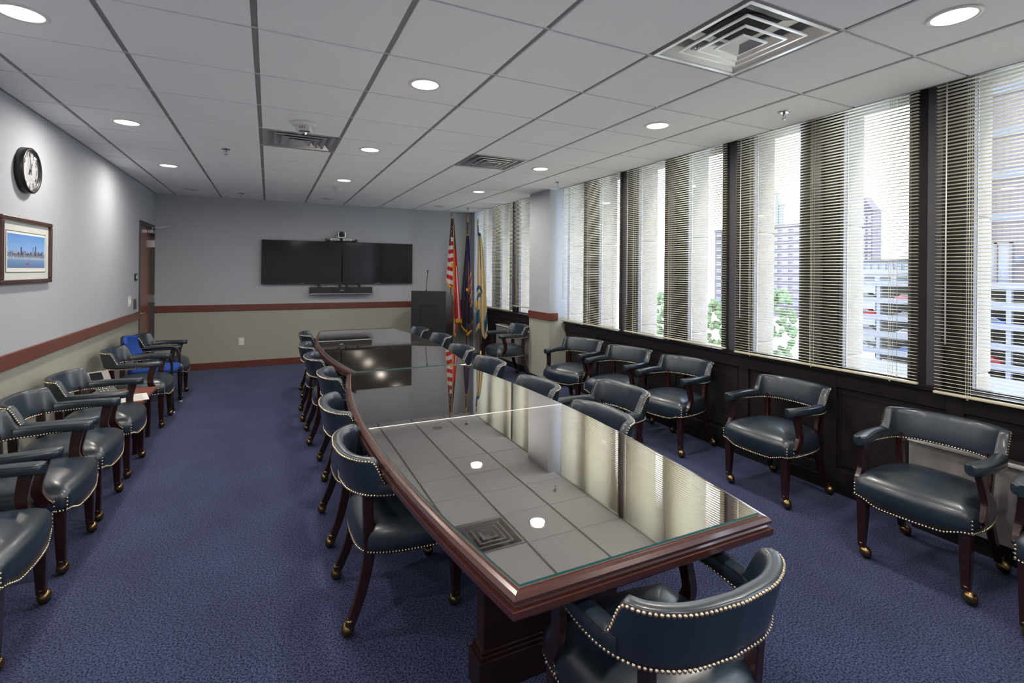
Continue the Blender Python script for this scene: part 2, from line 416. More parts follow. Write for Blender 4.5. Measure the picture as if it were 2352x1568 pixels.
# ------------------------------------------------------------------ ceiling
ceil = struct(MB().box(XL - .1, XR + .5, YF - .1, YB + .1, 2.92, 3.0).build('ceiling', 'slab'))
xs = [XL] + COLX + [CE]
rows = []
i0 = math.floor((YF - ROWY0) / T)
ys = [YF] + [ROWY0 + T * k for k in range(i0 + 1, 20) if YF < ROWY0 + T * k < YB - .02] + [YB]
VENTS = [(1.7615, 1.3964), (-0.0673, 4.4444), (1.7615, 4.4444)]
GAP = 0.014
tile_cache = {}
for i in range(len(xs) - 1):
    for j in range(len(ys) - 1):
        x0, x1, y0, y1 = xs[i], xs[i + 1], ys[j], ys[j + 1]
        if any(abs(x0 - vx) < .1 and abs(y0 - vy) < .1 for vx, vy in VENTS): continue
        gx0 = GAP if i > 0 else 0.012; gx1 = GAP if i < len(xs) - 2 else 0.0
        key = (round(x1 - x0, 3), round(y1 - y0, 3), gx0, gx1)
        if key not in tile_cache:
            a, b = x1 - x0, y1 - y0
            me = MB().bevbox(gx0, a - gx1, 0.007, b - 0.007, 0, .017, .002).mesh('ceiling_tile'); me.materials.append(MATS['tile'])
            tile_cache[key] = me
        link('ceiling_tile', tile_cache[key], ceil, (x0, y0, HC))
for x in COLX:
    MB().box(x - .013, x + .013, YF, YB, HC + .009, HC + .014).box(x - .002, x + .002, YF, YB, HC + .014, HC + .05).build('main_runner', 'runner', ceil)
for y in ys[1:-1]:
    g = MB()
    for i in range(len(xs) - 1):
        g.box(xs[i] + .013 * (i > 0), xs[i + 1] - .013 * (i < len(xs) - 2), y - .012, y + .012, HC + .008, HC + .013)
    g.build('cross_tee', 'tee', ceil)
    g = MB()   # bright crossing cap over the runner slot
    for x in COLX: g.box(x - .014, x + .014, y - .008, y + .008, HC + .004, HC + .009)
    g.build('tee_crossing', 'tee', ceil)
MB().box(XL, XL + .014, YF, YB, HC - .004, HC + .014).build('wall_angle', 'runner', ceil)
MB().box(CE - .012, CE, YF, PY0, HC - .002, HC + .12).box(CE - .012, CE, PY1, 8.86, HC - .002, HC + .12).build('pocket_edge', 'runner', ceil)
MB().box(CE, XR + .1, YF, YB, HC + .12, HC + .15).build('pocket_top', 'darkpanel', ceil)

# ------------------------------------------------------------------ window wall
K0, PITCH, OW = 1.744, 0.7393, 0.463
SILL = 0.885
HEAD = 2.78
wr = struct(MB().box(XR + .0, XR + .1, YF, YB, 0, SILL - .02).build('wall_right', 'darkpanel'))
# panelled dado below the windows
edges = []
for sect in ((YF, PY0), (PY1, 8.86)):
    y = sect[0]
    n = max(1, round((sect[1] - sect[0]) / 0.74)); st = (sect[1] - sect[0]) / n
    for k in range(n):
        a, b = sect[0] + k * st, sect[0] + (k + 1) * st
        g = MB(); g.bevbox(XR - .02, XR + .005, a, a + .09, .10, SILL - .03, .003); g.bevbox(XR - .02, XR + .005, a + .09, b, SILL - .13, SILL - .03, .003); g.bevbox(XR - .02, XR + .005, a + .09, b, .10, .17, .003)
        g.build('panel_frame', 'darkpanel', wr)
        MB().bevbox(XR - .008, XR + .004, a + .12, b - .03, .20, SILL - .16, .004).build('panel', 'darkpanel', wr)
    MB().bevbox(XR - .045, XR + .03, sect[0], sect[1], SILL - .03, SILL, .005).build('sill', 'darkpanel', wr)
    struct(MB().bevbox(XR - .03, XR, sect[0], sect[1], 0, .10, .004).build('baseboard_right', 'darkbase'))
wn = 0
pier_me = {}
ks = range(-6, 10)
for k in ks:
    y0 = K0 + PITCH * k; y1 = y0 + OW
    if y0 > 8.9 or y1 < YF: continue
    # dark inner pier between this opening and the next
    pa, pb = y1, y0 + PITCH
    MB().bevbox(XR, XR + .07, max(pa, YF), min(pb, YB), SILL - .02, HEAD + .05, .004).build('inner_pier', 'mullion' if False else 'darkpanel', wr)
    MB().bevbox(XR - .03, XR, pa + .10, pb - .10, SILL, HEAD, .004).build('mullion', 'mullion', wr)
    # outer concrete pier in three cast pieces with open joints
    zs = [-1.0, 0.965, 1.92, 3.3]
    for a, b in zip(zs, zs[1:]):
        MB().bevbox(XR + .075, 4.035, pa, pb, a + .006, b - .006, .006).build('concrete_pier', 'concrete', wr)
    MB().box(XR + .08, 4.02, pa + .008, pb - .008, -1, 3.3).build('pier_core', 'joint', wr)
    MB().bevbox(XR + .075, 4.035, y0, y1, HEAD - .02, 3.3, .006).build('concrete_lintel', 'concrete', wr)
    MB().bevbox(XR + .075, 4.06, y0, y1, SILL - .6, SILL - .045, .006).build('concrete_sill', 'concrete', wr)
    wn += 1
    f = MB(); fw = .028
    f.box(XR + .03, XR + .07, y0, y0 + fw, SILL - .02, HEAD); f.box(XR + .03, XR + .07, y1 - fw, y1, SILL - .02, HEAD)
    f.box(XR + .03, XR + .07, y0, y1, SILL - .02, SILL + .015); f.box(XR + .03, XR + .07, y0, y1, HEAD - .03, HEAD)
    wf = struct(f.build('window_%d' % wn, 'mullion'))
    MB().box(XR + .072, XR + .076, y1 - fw - .004, y1 - .018, SILL, HEAD).build('glazing_bead', 'frame_alu', wf)
    MB().box(XR + .05, XR + .056, y0 + fw, y1 - fw, SILL + .015, HEAD - .03).build('pane', 'pane', wf)
struct(MB().box(XR, 4.035, YF - .2, YF, -1, 3.3).build('wall_outer_end', 'concrete'))
struct(MB().box(XR, 4.035, YB + .1, YB + .6, -1, 3.3).build('wall_outer_corner', 'concrete'))

# ------------------------------------------------------------------ blinds
def slat_mesh(L):
    g = MB(); n = 4; wd = .0255
    tilt = radians(8)
    def p(u, dz):
        x = (u - .5) * wd; z = .0022 * (1 - (2 * u - 1) ** 2) + dz
        return (x * cos(tilt) + z * sin(tilt), z * cos(tilt) - x * sin(tilt))
    ring = [p(i / n, .0004) for i in range(n + 1)] + [p(1 - i / n, -.0004) for i in range(n + 1)]
    g.loft([[(a, 0, b) for a, b in ring], [(a, L, b) for a, b in ring]], 0, True)
    me = g.mesh('slat'); me.materials.append(MATS['slat']); return me
SP = .0212
def blind(y0, y1, zb, label, wand=True, tilt_end=0.0):
    L = y1 - y0
    X = 3.60
    o = thing('venetian_blind', (X, y0, zb), label, 'blind', group='venetian blinds along the window wall')
    me = slat_mesh(L)
    top = 2.735; n = int((top - zb - .03) / SP)
    for k in range(n):
        s = link('slat', me, o, (0, 0, .03 + k * SP))
    MB().bevbox(-.014, .014, -.005, L + .005, 0, .016, .005).build('bottom_rail', 'rail_cream', o)
    MB().bevbox(-.018, .018, 0, L, top - zb - .02, top - zb + .015, .003).build('headrail', 'rail_cream', o)
    for f in (.11, .5, .89) if L > 1 else (.15, .85):
        MB().box(-.0150, -.0138, f * L - .006, f * L - .0045, .01, top - zb).box(.0138, .0150, f * L - .006, f * L - .0045, .01, top - zb)\
            .box(-.0150, -.0138, f * L + .0045, f * L + .006, .01, top - zb).build('ladder_cord', 'cord', o)
        MB().ball((-.006, f * L, -.004), .006, 8, 4).build('cord_knot', 'rail_cream', o)
    if wand:
        MB().tube([(-.026, L - .06, top - zb - .02), (-.026, L - .06, .30)], .0035, 6).build('wand', 'white', o)
    MB().tube([(-.022, .10, top - zb), (-.022, .10, .055)], .0012, 5).lathe([(.002, .062), (.008, .035), (.0085, .03), (.001, .03)], 8, (-.022, .10, 0)).build('pull_cord', 'cord', o)
    return o
blind(0.12, 1.568, .862, 'cream venetian blind at the right edge of the picture, nearest window')
blind(1.66, 2.988, .892, 'cream venetian blind with a city tower visible through it, second from the right')
blind(3.094, 4.462, .905, 'cream venetian blind third from the right, in the middle of the window row')
blind(4.562, 5.80, .905, 'cream venetian blind just right of the painted column')
blind(6.45, 7.30, 1.0, 'cream venetian blind raised short, just left of the painted column', wand=False)
blind(7.36, 8.84, .91, 'cream venetian blind in the far corner behind the flags', wand=False)

# ------------------------------------------------------------------ convector boxes under the windows
def convector(y0, y1, x0, top, label):
    o = thing('convector_cabinet', (x0, y0, 0), label, 'radiator', group='convector cabinets under the windows')
    L = y1 - y0; D = XR - .032 - x0
    MB().bevbox(0, D, 0, L, .10, top - .02, .004).build('body', 'convector', o)
    MB().bevbox(-.012, D, -.005, L + .005, top - .018, top, .004).build('top', 'white_plastic', o)
    MB().box(.02, D, .01, L - .01, 0, .10).build('plinth', 'darkbase', o)
    g = MB()
    for k in range(4): g.box(.02 + k * .015, .028 + k * .015, .05, L - .05, top, top + .003)
    g.build('grille', 'darkgrey', o)
convector(-1.2, 1.70, 3.60, .555, 'grey convector cabinet behind the nearest chair by the windows')
convector(6.52, 7.88, 3.56, .655, 'grey convector cabinet behind the chair next to the flags')

# ------------------------------------------------------------------ ceiling fixtures
def downlight(x, y, on, label):
    o = thing('recessed_downlight', (x, y, HC), label, 'ceiling light', group='recessed round downlights')
    prof = [(.078, -.001), (.080, -.006), (.094, -.006), (.099, -.001), (.099, 0), (.078, 0)]
    rings = [[(r * cos(2 * pi * k / 32), r * sin(2 * pi * k / 32), z) for k in range(32)] for r, z in prof + [prof[0]]]
    MB().loft(rings, 0, True, cap=False).build('trim_ring', 'white_plastic', o)
    MB().lathe([(.079, -.0035), (.079, -.0015)], 32).build('lens', 'lamp_lens' if on else 'lamp_off', o)
    if on:
        l = bpy.data.lights.new('downlight_lamp', 'AREA'); l.shape = 'DISK'; l.size = .15; l.energy = LAMP_W; l.color = (1.0, .92, .82); l.spread = radians(176)
        lo = bpy.data.objects.new('downlight_lamp', l); C.objects.link(lo); lo.parent = o; lo.location = (0, 0, -.012)
LX = [-0.99, 0.84, 2.66]; LXN = ['left', 'middle', 'right']
LYN = {-.73: 'behind the camera', 1.10: 'nearest the camera', 2.93: 'second from the camera', 4.75: 'third from the camera', 6.53: 'fourth from the camera', 8.34: 'closest to the back wall, unlit'}  # row behind the camera is unseen, added on the same grid for its light
for i, x in enumerate(LX):
    for y, nm in LYN.items():
        downlight(x, y, y < 8, 'round recessed ceiling light in the %s row, %s' % (LXN[i], nm))

def diffuser(x, y, label):
    S = T
    o = thing('air_diffuser', (x + S / 2, y + S / 2, HC), label, 'air vent', group='square ceiling air diffusers')
    def sq(r, z): return [(-r, -r, z), (r, -r, z), (r, r, z), (-r, r, z)]
    h = S / 2 - .013
    MB().loft([sq(h, .012), sq(h, -.002), sq(h - .02, -.002), sq(h - .022, .004), sq(h - .02, .012)], 0, False, cap=False).build('frame', 'diffuser', o)
    MB().loft([sq(h - .021, .004), sq(h - .10, .075), sq(.13, .085)], 0, False, cap=False).build('back_pan', 'diffuser', o)
    MB().lathe([(.13, .08), (.13, .16), (.001, .165)], 24).build('duct_collar', 'plenum', o)
    MB().loft([sq(.13, .0851), sq(.005, .0852)], 0, False, cap=False).build('collar_plate', 'plenum', o)
    for r0, r1, z0, z1 in ((.135, .205, .05, -.002), (.085, .145, .035, -.008), (.03, .085, .015, -.012)):
        MB().loft([sq(r0, z0), sq(r1 - .012, z1), sq(r1, z1), sq(r1 + .002, z1 + .006), sq(r1 - .004, z1 + .006), sq(r0 + .002, z0 + .004)], 0, False, cap=(r0 == .03)).build('louver', 'diffuser', o)
    for sx in (-1, 1):
        MB().tube([(sx * .12, .16, .03), (sx * .12, .16, .008), (sx * .16, .16, .004), (sx * .16, .12, .008)], .004, 6).build('spring_clip', 'steel', o)
diffuser(*VENTS[0], 'large square metal air diffuser near the top right, above the table')
diffuser(*VENTS[1], 'square metal air diffuser behind the fire strobe')
diffuser(*VENTS[2], 'square metal air diffuser towards the windows, far from the camera')

for n, (x, y, lb) in enumerate(((3.21, 2.28, 'chrome sprinkler head above the windows nearest the camera'), (-0.37, 5.37, 'small chrome sprinkler head left of the fire strobe'), (-0.37, 8.40, 'tiny chrome sprinkler head near the back wall, left side'), (3.25, 5.35, 'small chrome sprinkler head by the painted column'), (3.20, 8.35, 'tiny chrome sprinkler head above the flags'))):
    o = thing('sprinkler_head', (x, y, HC), lb, 'sprinkler', group='ceiling sprinkler heads')
    MB().lathe([(.012, -.004), (.036, -.006), (.04, -.001), (.04, 0)], 20).build('escutcheon', 'silver', o)
    MB().lathe([(.009, -.005), (.009, -.022), (.004, -.03)], 10).tube([(.01, 0, -.02), (.014, 0, -.035), (.003, 0, -.05)], .0025, 6).tube([(-.01, 0, -.02), (-.014, 0, -.035), (-.003, 0, -.05)], .0025, 6).build('frame_arms', 'silver', o)
    MB().lathe([(.003, -.05), (.016, -.051), (.016, -.053), (.002, -.054)], 12).build('deflector', 'silver', o)

o = thing('fire_strobe', (.235, 4.135, HC), 'white round ceiling fire alarm strobe marked FIRE', 'fire alarm')
MB().lathe([(.085, 0), (.092, -.004), (.092, -.016), (.086, -.022), (.02, -.022)], 32).build('base', 'white_plastic', o)
rz = -0.4
hs = MB().bevbox(-.052, .052, -.036, .036, -.062, -.02, .005).build('housing', 'white_plastic', o); hs.rotation_euler.z = rz
MB().loft([[(r * cos(a) * .048, r * sin(a) * .034, z) for a in [2 * pi * k / 16 for k in range(16)]] for r, z in ((1, -.062), (1.0, -.078), (.75, -.092), (.3, -.098))], 0, False).build('strobe_lens', 'lens_clear', o).rotation_euler.z = rz
MB().ball((0, 0, -.074), .022, 8, 6, (1.6, .8, .7)).build('reflector', 'silver', o).rotation_euler.z = rz
text_obj('lettering', 'FIRE', .026, 'red_letter', hs, Matrix.Translation((0, -.0366, -.040)) @ Matrix.Rotation(pi / 2, 4, 'X'))
o = thing('smoke_detector', (.842, 7.166, HC), 'small white smoke detector on the ceiling near the TVs', 'smoke detector')
MB().lathe([(.055, 0), (.062, -.012), (.05, -.022)], 24).build('base', 'white_plastic', o)
MB().lathe([(.046, -.021), (.042, -.036), (.02, -.045)], 24).build('chamber', 'white_plastic', o)

# ------------------------------------------------------------------ door
dr = struct(MB().box(XL - .07, XL - .03, DY0 + .045, DY1 - .045, .008, DZ - .045).build('door_1', 'mahogany'))
g = MB(); g.bevbox(XL - .1, XL + .012, DY0 - .005, DY0 + .04, 0, DZ, .003); g.bevbox(XL - .1, XL + .012, DY1 - .04, DY1 + .005, 0, DZ, .003); g.bevbox(XL - .1, XL + .012, DY0, DY1, DZ - .04, DZ + .005, .003)
g.build('door_frame', 'darkgrey', dr)
for z in (.25, 1.12, 1.93):
    MB().bevbox(XL - .032, XL + .016, DY1 - .055, DY1 - .035, z - .055, z + .055, .003).build('hinge', 'silver', dr)
h = MB().lathe([(.027, 0), (.027, .012), (.012, .014), (.011, .05)], 16).build('handle_rose', 'steel', dr, (XL - .03, DY0 + .11, .965)); h.rotation_euler = (0, pi / 2, 0)
MB().tube([(0, 0, .05), (0, .02, .055), (0, .12, .055)], .009, 8).build('lever', 'steel', dr, (XL - .03, DY0 + .11, .965)).rotation_euler = (0, pi / 2, 0)
MB().bevbox(XL - .03, XL + .03, DY1 - .30, DY1 - .06, 2.07, 2.125, .005).build('closer_body', 'silver', dr)
MB().tube([(XL + .01, DY1 - .2, 2.13), (XL + .01, DY1 - .18, 2.165), (XL + .26, DY1 - .06, 2.19), (XL + .27, DY1 - .055, 2.19)], [.008, .008, .007, .011], 6).tube([(XL + .01, DY1 - .18, 2.165), (XL + .01, DY1 - .02, 2.175)], .007, 6).build('closer_arm', 'silver', dr)
# wall devices by the door
def plate(name, y, z, w_, h_, material, label, cat, t=.012):
    return thing(name, (XL, y, z), label, cat)
o = plate('thermostat', 7.835, 1.456, 0, 0, '', 'small black thermostat on the left wall by the door', 'thermostat')
MB().bevbox(0, .014, -.06, .06, -.045, .045, .004).build('case', 'black', o); MB().box(.014, .016, -.03, .03, -.022, .022).build('display', 'white_plastic', o)
o = plate('light_switch_plate', 7.535, 1.161, 0, 0, '', 'white double light switch plate on the left wall', 'light switch')
MB().bevbox(0, .007, -.06, .06, -.062, .062, .002).build('plate', 'white_plastic', o)
for s in (-.025, .025): MB().bevbox(.006, .012, s - .012, s + .012, -.03, .03, .002).build('rocker', 'white', o)
o = plate('control_panel', 7.80, 1.112, 0, 0, '', 'dark keypad panel beside the light switch', 'keypad')
MB().bevbox(0, .012, -.06, .06, -.065, .065, .003).build('case', 'darkgrey', o)
for k in range(5): MB().bevbox(.011, .016, .015, .05, -.052 + k * .022, -.038 + k * .022, .002).build('key', 'silver', o)
o = thing('power_outlet', (-.383, YB, .411), 'white duplex power outlet on the back wall below the rail', 'outlet')
MB().bevbox(-.04, .04, -.008, 0, -.062, .062, .002).build('plate', 'white_plastic', o)
for z in (-.025, .025): MB().lathe([(.017, 0), (.017, .004)], 14).build('socket', 'white', o, (0, -.008, z)).rotation_euler = (pi / 2, 0, 0)

# ------------------------------------------------------------------ clock and picture on the left wall
o = thing('wall_clock', (XL, 4.585, 2.24), 'round black rimmed wall clock with white face', 'clock')
R_ = .158
R90 = Matrix.Rotation(pi / 2, 4, 'Y')
def onwall(ob, x=0.0): ob.matrix_local = Matrix.Translation((x, 0, 0)) @ Matrix.Rotation(pi / 2, 4, 'Z') @ Matrix.Rotation(pi / 2, 4, 'X'); return ob
rings = [[(r * cos(2 * pi * k / 48), r * sin(2 * pi * k / 48), z) for k in range(48)] for r, z in ((R_ - .01, 0), (R_, .004), (R_, .045), (R_ - .008, .052), (R_ - .018, .048), (R_ - .018, .03))]
onwall(MB().loft(rings, 0, True, cap=False).build('rim', 'black', o))
face = onwall(MB().lathe([(R_ - .016, .028), (R_ - .016, .032)], 48).build('face', 'white', o))
onwall(MB().lathe([(R_ - .018, .046), (R_ - .05, .0478), (.01, .0485)], 48).build('crystal', 'lens_clear', o))
for n in range(1, 13):
    a = pi / 2 - n * pi / 6
    text_obj('numeral', str(n), .048, 'black', o, Matrix.Translation((.0335, .112 * cos(a) * 1.0, .112 * sin(a))) @ Matrix.Rotation(pi / 2, 4, 'Z') @ Matrix.Rotation(pi / 2, 4, 'X'))
    g = MB().lathe([(.0035, .032), (.0035, .0335)], 8, (.138 * cos(a), .138 * sin(a), 0)); onwall(g.build('hour_mark', 'black', o))
def hand(name, ang, L, wd, z):
    g = MB(); d = Vector((sin(ang), cos(ang), 0)); p = Vector((d.y, -d.x, 0))
    pts = [d * -.03 + p * wd, d * -.03 - p * wd, d * L - p * wd * .5, d * L + p * wd * .5]
    g.add([(q.x, q.y, z) for q in pts] + [(q.x, q.y, z + .002) for q in pts], [(0, 1, 2, 3), (7, 6, 5, 4), (0, 4, 5, 1), (1, 5, 6, 2), (2, 6, 7, 3), (3, 7, 4, 0)])
    onwall(g.build(name, 'black', o))
hand('hour_hand', radians(29), .06, .005, .036); hand('minute_hand', radians(-13), .12, .004, .039)
onwall(MB().lathe([(.008, .034), (.008, .043)], 12).build('hub', 'black', o))

o = thing('framed_picture', (XL, 4.62, 1.68), 'framed blue river skyline print with wide mat on the left wall', 'picture')
W2, H2, fw = .405, .225, .030
def bar(y0, y1, z0, z1): MB().bevbox(0, .028, y0, y1, z0, z1, .006).build('frame_bar', 'pic_frame', o)
bar(-W2, W2, H2 - fw, H2); bar(-W2, W2, -H2, -H2 + fw); bar(-W2, -W2 + fw, -H2 + fw, H2 - fw); bar(W2 - fw, W2, -H2 + fw, H2 - fw)
MB().box(.004, .010, -W2 + fw, W2 - fw, -H2 + fw, H2 - fw).build('mat_board', 'mat_board', o)
MB().box(.010, .0112, -.318, .318, -.148, .132).build('mat_border', 'mat_line', o)
MB().box(.0112, .012, -.311, .311, -.142, .126).build('print_margin', 'paper', o)
pt = MB().box(.012, .0128, -.298, .298, -.115, .112).build('print', 'painting', o)
g = MB()
for k in range(26):
    y = -.28 + k * .0215; hh = random.uniform(.008, .035) + (.05 if k in (19, 17) else 0) + (.03 if k == 8 else 0)
    g.box(.0128, .0131, y, y + random.uniform(.006, .018), -.028, -.028 + hh)
g.build('print_skyline', 'flag_dark', o)
MB().box(.0128, .0131, -.02, .03, -.093, -.083).build('print_boat', 'red', o)

# ------------------------------------------------------------------ televisions and video gear on the back wall
YT = YB - .085
def tv(x0, x1, label):
    o = thing('television', ((x0 + x1) / 2, YT, 1.69), label, 'television', group='pair of wall televisions')
    h = (x1 - x0) / 2
    MB().bevbox(-h, h, 0, .045, -.36, .36, .006).build('cabinet', 'black', o)
    MB().box(-h + .012, h - .012, -.0015, .001, -.340, .350).build('screen', 'screen', o)
    MB().box(-.03, .03, -.003, 0, -.354, -.349).build('maker_plate', 'silver', o)
    MB().box(-.2, .2, .045, .075, -.2, .2).build('wall_bracket', 'darkgrey', o)
tv(-.105, 1.118, 'black wall television on the left of the pair'); tv(1.132, 2.36, 'black wall television on the right of the pair')
o = thing('sound_bar', (1.127, YB - .02, 1.215), 'black sound bar speaker under the televisions', 'sound bar')
MB().bevbox(-.51, .51, -.115, -.01, -.045, .06, .006).build('cabinet', 'black_matte', o)
MB().bevbox(-.165, .165, -.118, -.113, -.042, .056, .002).build('front_panel', 'black', o)
MB().bevbox(-.51, .51, -.122, -.01, -.062, -.046, .003).build('silver_strip', 'silver', o)
MB().box(-.03, .03, -.1195, -.117, .0, .010).build('maker_plate', 'silver', o)
for x in (-.36, -.02, .09, .3): MB().box(x - .018, x + .018, -.06, .02, .06, .105).build('bracket', 'black', o)
for x in (-.33, .12): MB().tube([(x, -.06, .06), (x + .03, -.07, .085), (x + .09, -.07, .075), (x + .11, -.05, .11)], .004, 6).build('cable', 'black', o)
o = thing('conference_camera', (1.125, YB - .05, 2.068), 'silver conference camera on a shelf bracket above the televisions', 'camera')
MB().bevbox(-.245, .245, -.03, .05, -.012, .012, .003).build('bracket_arm', 'black', o)
for s in (-.115, .09): MB().bevbox(s - .075, s + .075, -.075, .02, .0, .034, .004).build('receiver_box', 'white_plastic', o)
for s in (-.115, .09): MB().box(s - .05, s + .05, -.0765, -.074, .011, .019).build('receiver_slot', 'black', o)
MB().bevbox(-.10, .115, -.09, .03, .038, .052, .004).build('base_plate', 'silver', o)
MB().bevbox(-.055, .075, -.06, .03, .034, .040, .003).build('riser', 'black', o)
MB().bevbox(-.062, -.045, -.04, .02, .052, .15, .006).bevbox(.045, .062, -.04, .02, .052, .15, .006).bevbox(-.05, .05, -.04, .02, .052, .07, .004).build('yoke', 'silver', o)
MB().ball((0, -.012, .115), .046, 16, 10).build('camera_head', 'darkgrey', o)
MB().lathe([(.026, 0), (.024, .012), (.014, .014)], 16).build('lens', 'black', o, (-.004, -.052, .108)).rotation_euler = (pi / 2, 0, 0)
for s in (-1, 1): MB().bevbox(s * .245 - .015, s * .245 + .015, -.045, .03, -.015, .03, .003).build('end_clip', 'black', o)
for s in (-.03, .045): MB().tube([(s, -.05, .0), (s * .6, -.05, -.035), (.005 + s * .2, -.055, -.075), (.002 + s * .15, -.055, -.7)], .005, 6).build('cable', 'black', o)

# ------------------------------------------------------------------ lectern with microphone
o = thing('lectern', (2.56, 8.36, 0), 'black wooden lectern with a recessed front panel in front of the flags', 'lectern', rz=radians(-33))
W_, D_, H_ = .30, .25, 1.225
g = MB()
side = [(-D_, 0), (D_, 0), (D_, H_ - .10), (-D_ + .05, H_), (-D_, H_)]
for s in (-1, 1):
    MB().add([(s * W_, y, z) for y, z in side] + [(s * (W_ - .02), y, z) for y, z in side],
             [(0, 1, 2, 3, 4), (9, 8, 7, 6, 5)] + [(i, (i + 1) % 5, 5 + (i + 1) % 5, 5 + i) for i in range(5)]).build('side_panel', 'lectern_black', o)
g = MB(); a = W_ - .02
g.box(-a, -a + .13, -D_, -D_ + .02, .02, H_); g.box(a - .13, a, -D_, -D_ + .02, .02, H_); g.box(-a + .13, a - .13, -D_, -D_ + .02, H_ - .24, H_); g.box(-a + .13, a - .13, -D_, -D_ + .02, .02, .42)
g.build('front_frame', 'lectern_black', o)
MB().box(-a + .13, a - .13, -D_ + .012, -D_ + .022, .42, H_ - .24).build('front_panel', 'black_matte', o)
MB().add([(-a, -D_ + .05, H_ - .006), (a, -D_ + .05, H_ - .006), (a, D_, H_ - .104), (-a, D_, H_ - .104), (-a, -D_ + .05, H_ - .026), (a, -D_ + .05, H_ - .026), (a, D_, H_ - .124), (-a, D_, H_ - .124)],
         [(0, 1, 2, 3), (7, 6, 5, 4), (0, 4, 5, 1), (1, 5, 6, 2), (2, 6, 7, 3), (3, 7, 4, 0)]).build('reading_top', 'black_matte', o)
MB().box(-a, a, -D_ + .02, -D_ + .055, H_ - .01, H_).build('top_ledge', 'lectern_black', o)
MB().box(-a, a, D_ - .3, D_, .5, .52).build('shelf', 'black_matte', o)
m = thing('gooseneck_microphone', (2.42, 8.28, H_), 'thin black gooseneck microphone rising from the lectern', 'microphone')
MB().lathe([(.018, 0), (.016, .012), (.006, .016)], 12).build('base', 'black', m)
MB().tube([(0, 0, .01), (.005, 0, .1), (.012, 0, .2), (.022, -.01, .27), (.02, -.02, .31)], .005, 6).build('gooseneck', 'black', m)
MB().lathe([(.005, 0), (.011, .01), (.012, .04), (.006, .052)], 10, (.02, -.02, .305)).build('capsule', 'black', m)

# ------------------------------------------------------------------ captain's chairs
def chair_outline():
    """seat plan from the front-left corner anticlockwise: right side, back, left side, front"""
    right = catmull([(.252, -.262), (.268, -.16), (.265, -.04), (.245, .08), (.205, .165), (.13, .20), (0, .208)], 6)
    rt = [(p.x, p.y) for p in resample([(p[0], p[1], 0) for p in right], 22)]
    lt = [(-x, y) for x, y in rt[::-1]][1:]
    fr = [(x, -.262 - .030 * (1 - (x / .252) ** 2)) for x in [-.252 + .504 * k / 14 for k in range(1, 14)]]
    return rt + lt + fr, len(rt) + len(lt)
def ubend():
    ctl = [(.238, -.245), (.252, -.16), (.263, -.07), (.264, .02), (.252, .10), (.214, .170), (.128, .217), (0, .233)]
    r = catmull([(x, y, 0) for x, y in ctl], 8)
    full = r + [Vector((-p.x, p.y, 0)) for p in r[::-1]][1:]
    return resample(full, 121)
U = ubend()
UL = [0]
for a_, b_ in zip(U, U[1:]): UL.append(UL[-1] + (b_ - a_).length)
TOT = UL[-1]
def un(i):
    d = (U[min(i + 1, 120)] - U[max(i - 1, 0)]).normalized(); return Vector((d.y, -d.x, 0))    # outward
SW = .338      # arc length where the raised back starts
def ztop(s):
    s = min(s, TOT - s)
    return .664 + .108 * sstep(SW, SW + .06, s)
def zbot(s):
    s = min(s, TOT - s); return .612 - .012 * sstep(.1, .3, s)
LEAN = .22
def bandpt(i, off, z): 
    p = U[i] + un(i) * (off + max(0, z - .62) * LEAN * sstep(SW - .05, SW + .1, min(UL[i], TOT - UL[i]))); return (p.x, p.y, z)
def superring(w_, h_, n=16, e=3.2):
    out = []
    for k in range(n):
        a = 2 * pi * k / n; c, s = cos(a), sin(a)
        out.append((w_ / 2 * math.copysign(abs(c) ** (2 / e), c), h_ / 2 * math.copysign(abs(s) ** (2 / e), s)))
    return out
NAILS = []
def nail_line(pts, nrm, sp=.0135):
    P = [Vector(p) for p in pts]; L = sum((b - a).length for a, b in zip(P, P[1:])); n = max(2, int(L / sp))
    for k, q in enumerate(resample(pts, n)):
        NAILS.append((q, nrm(q, k / (n - 1)) if callable(nrm) else Vector(nrm)))

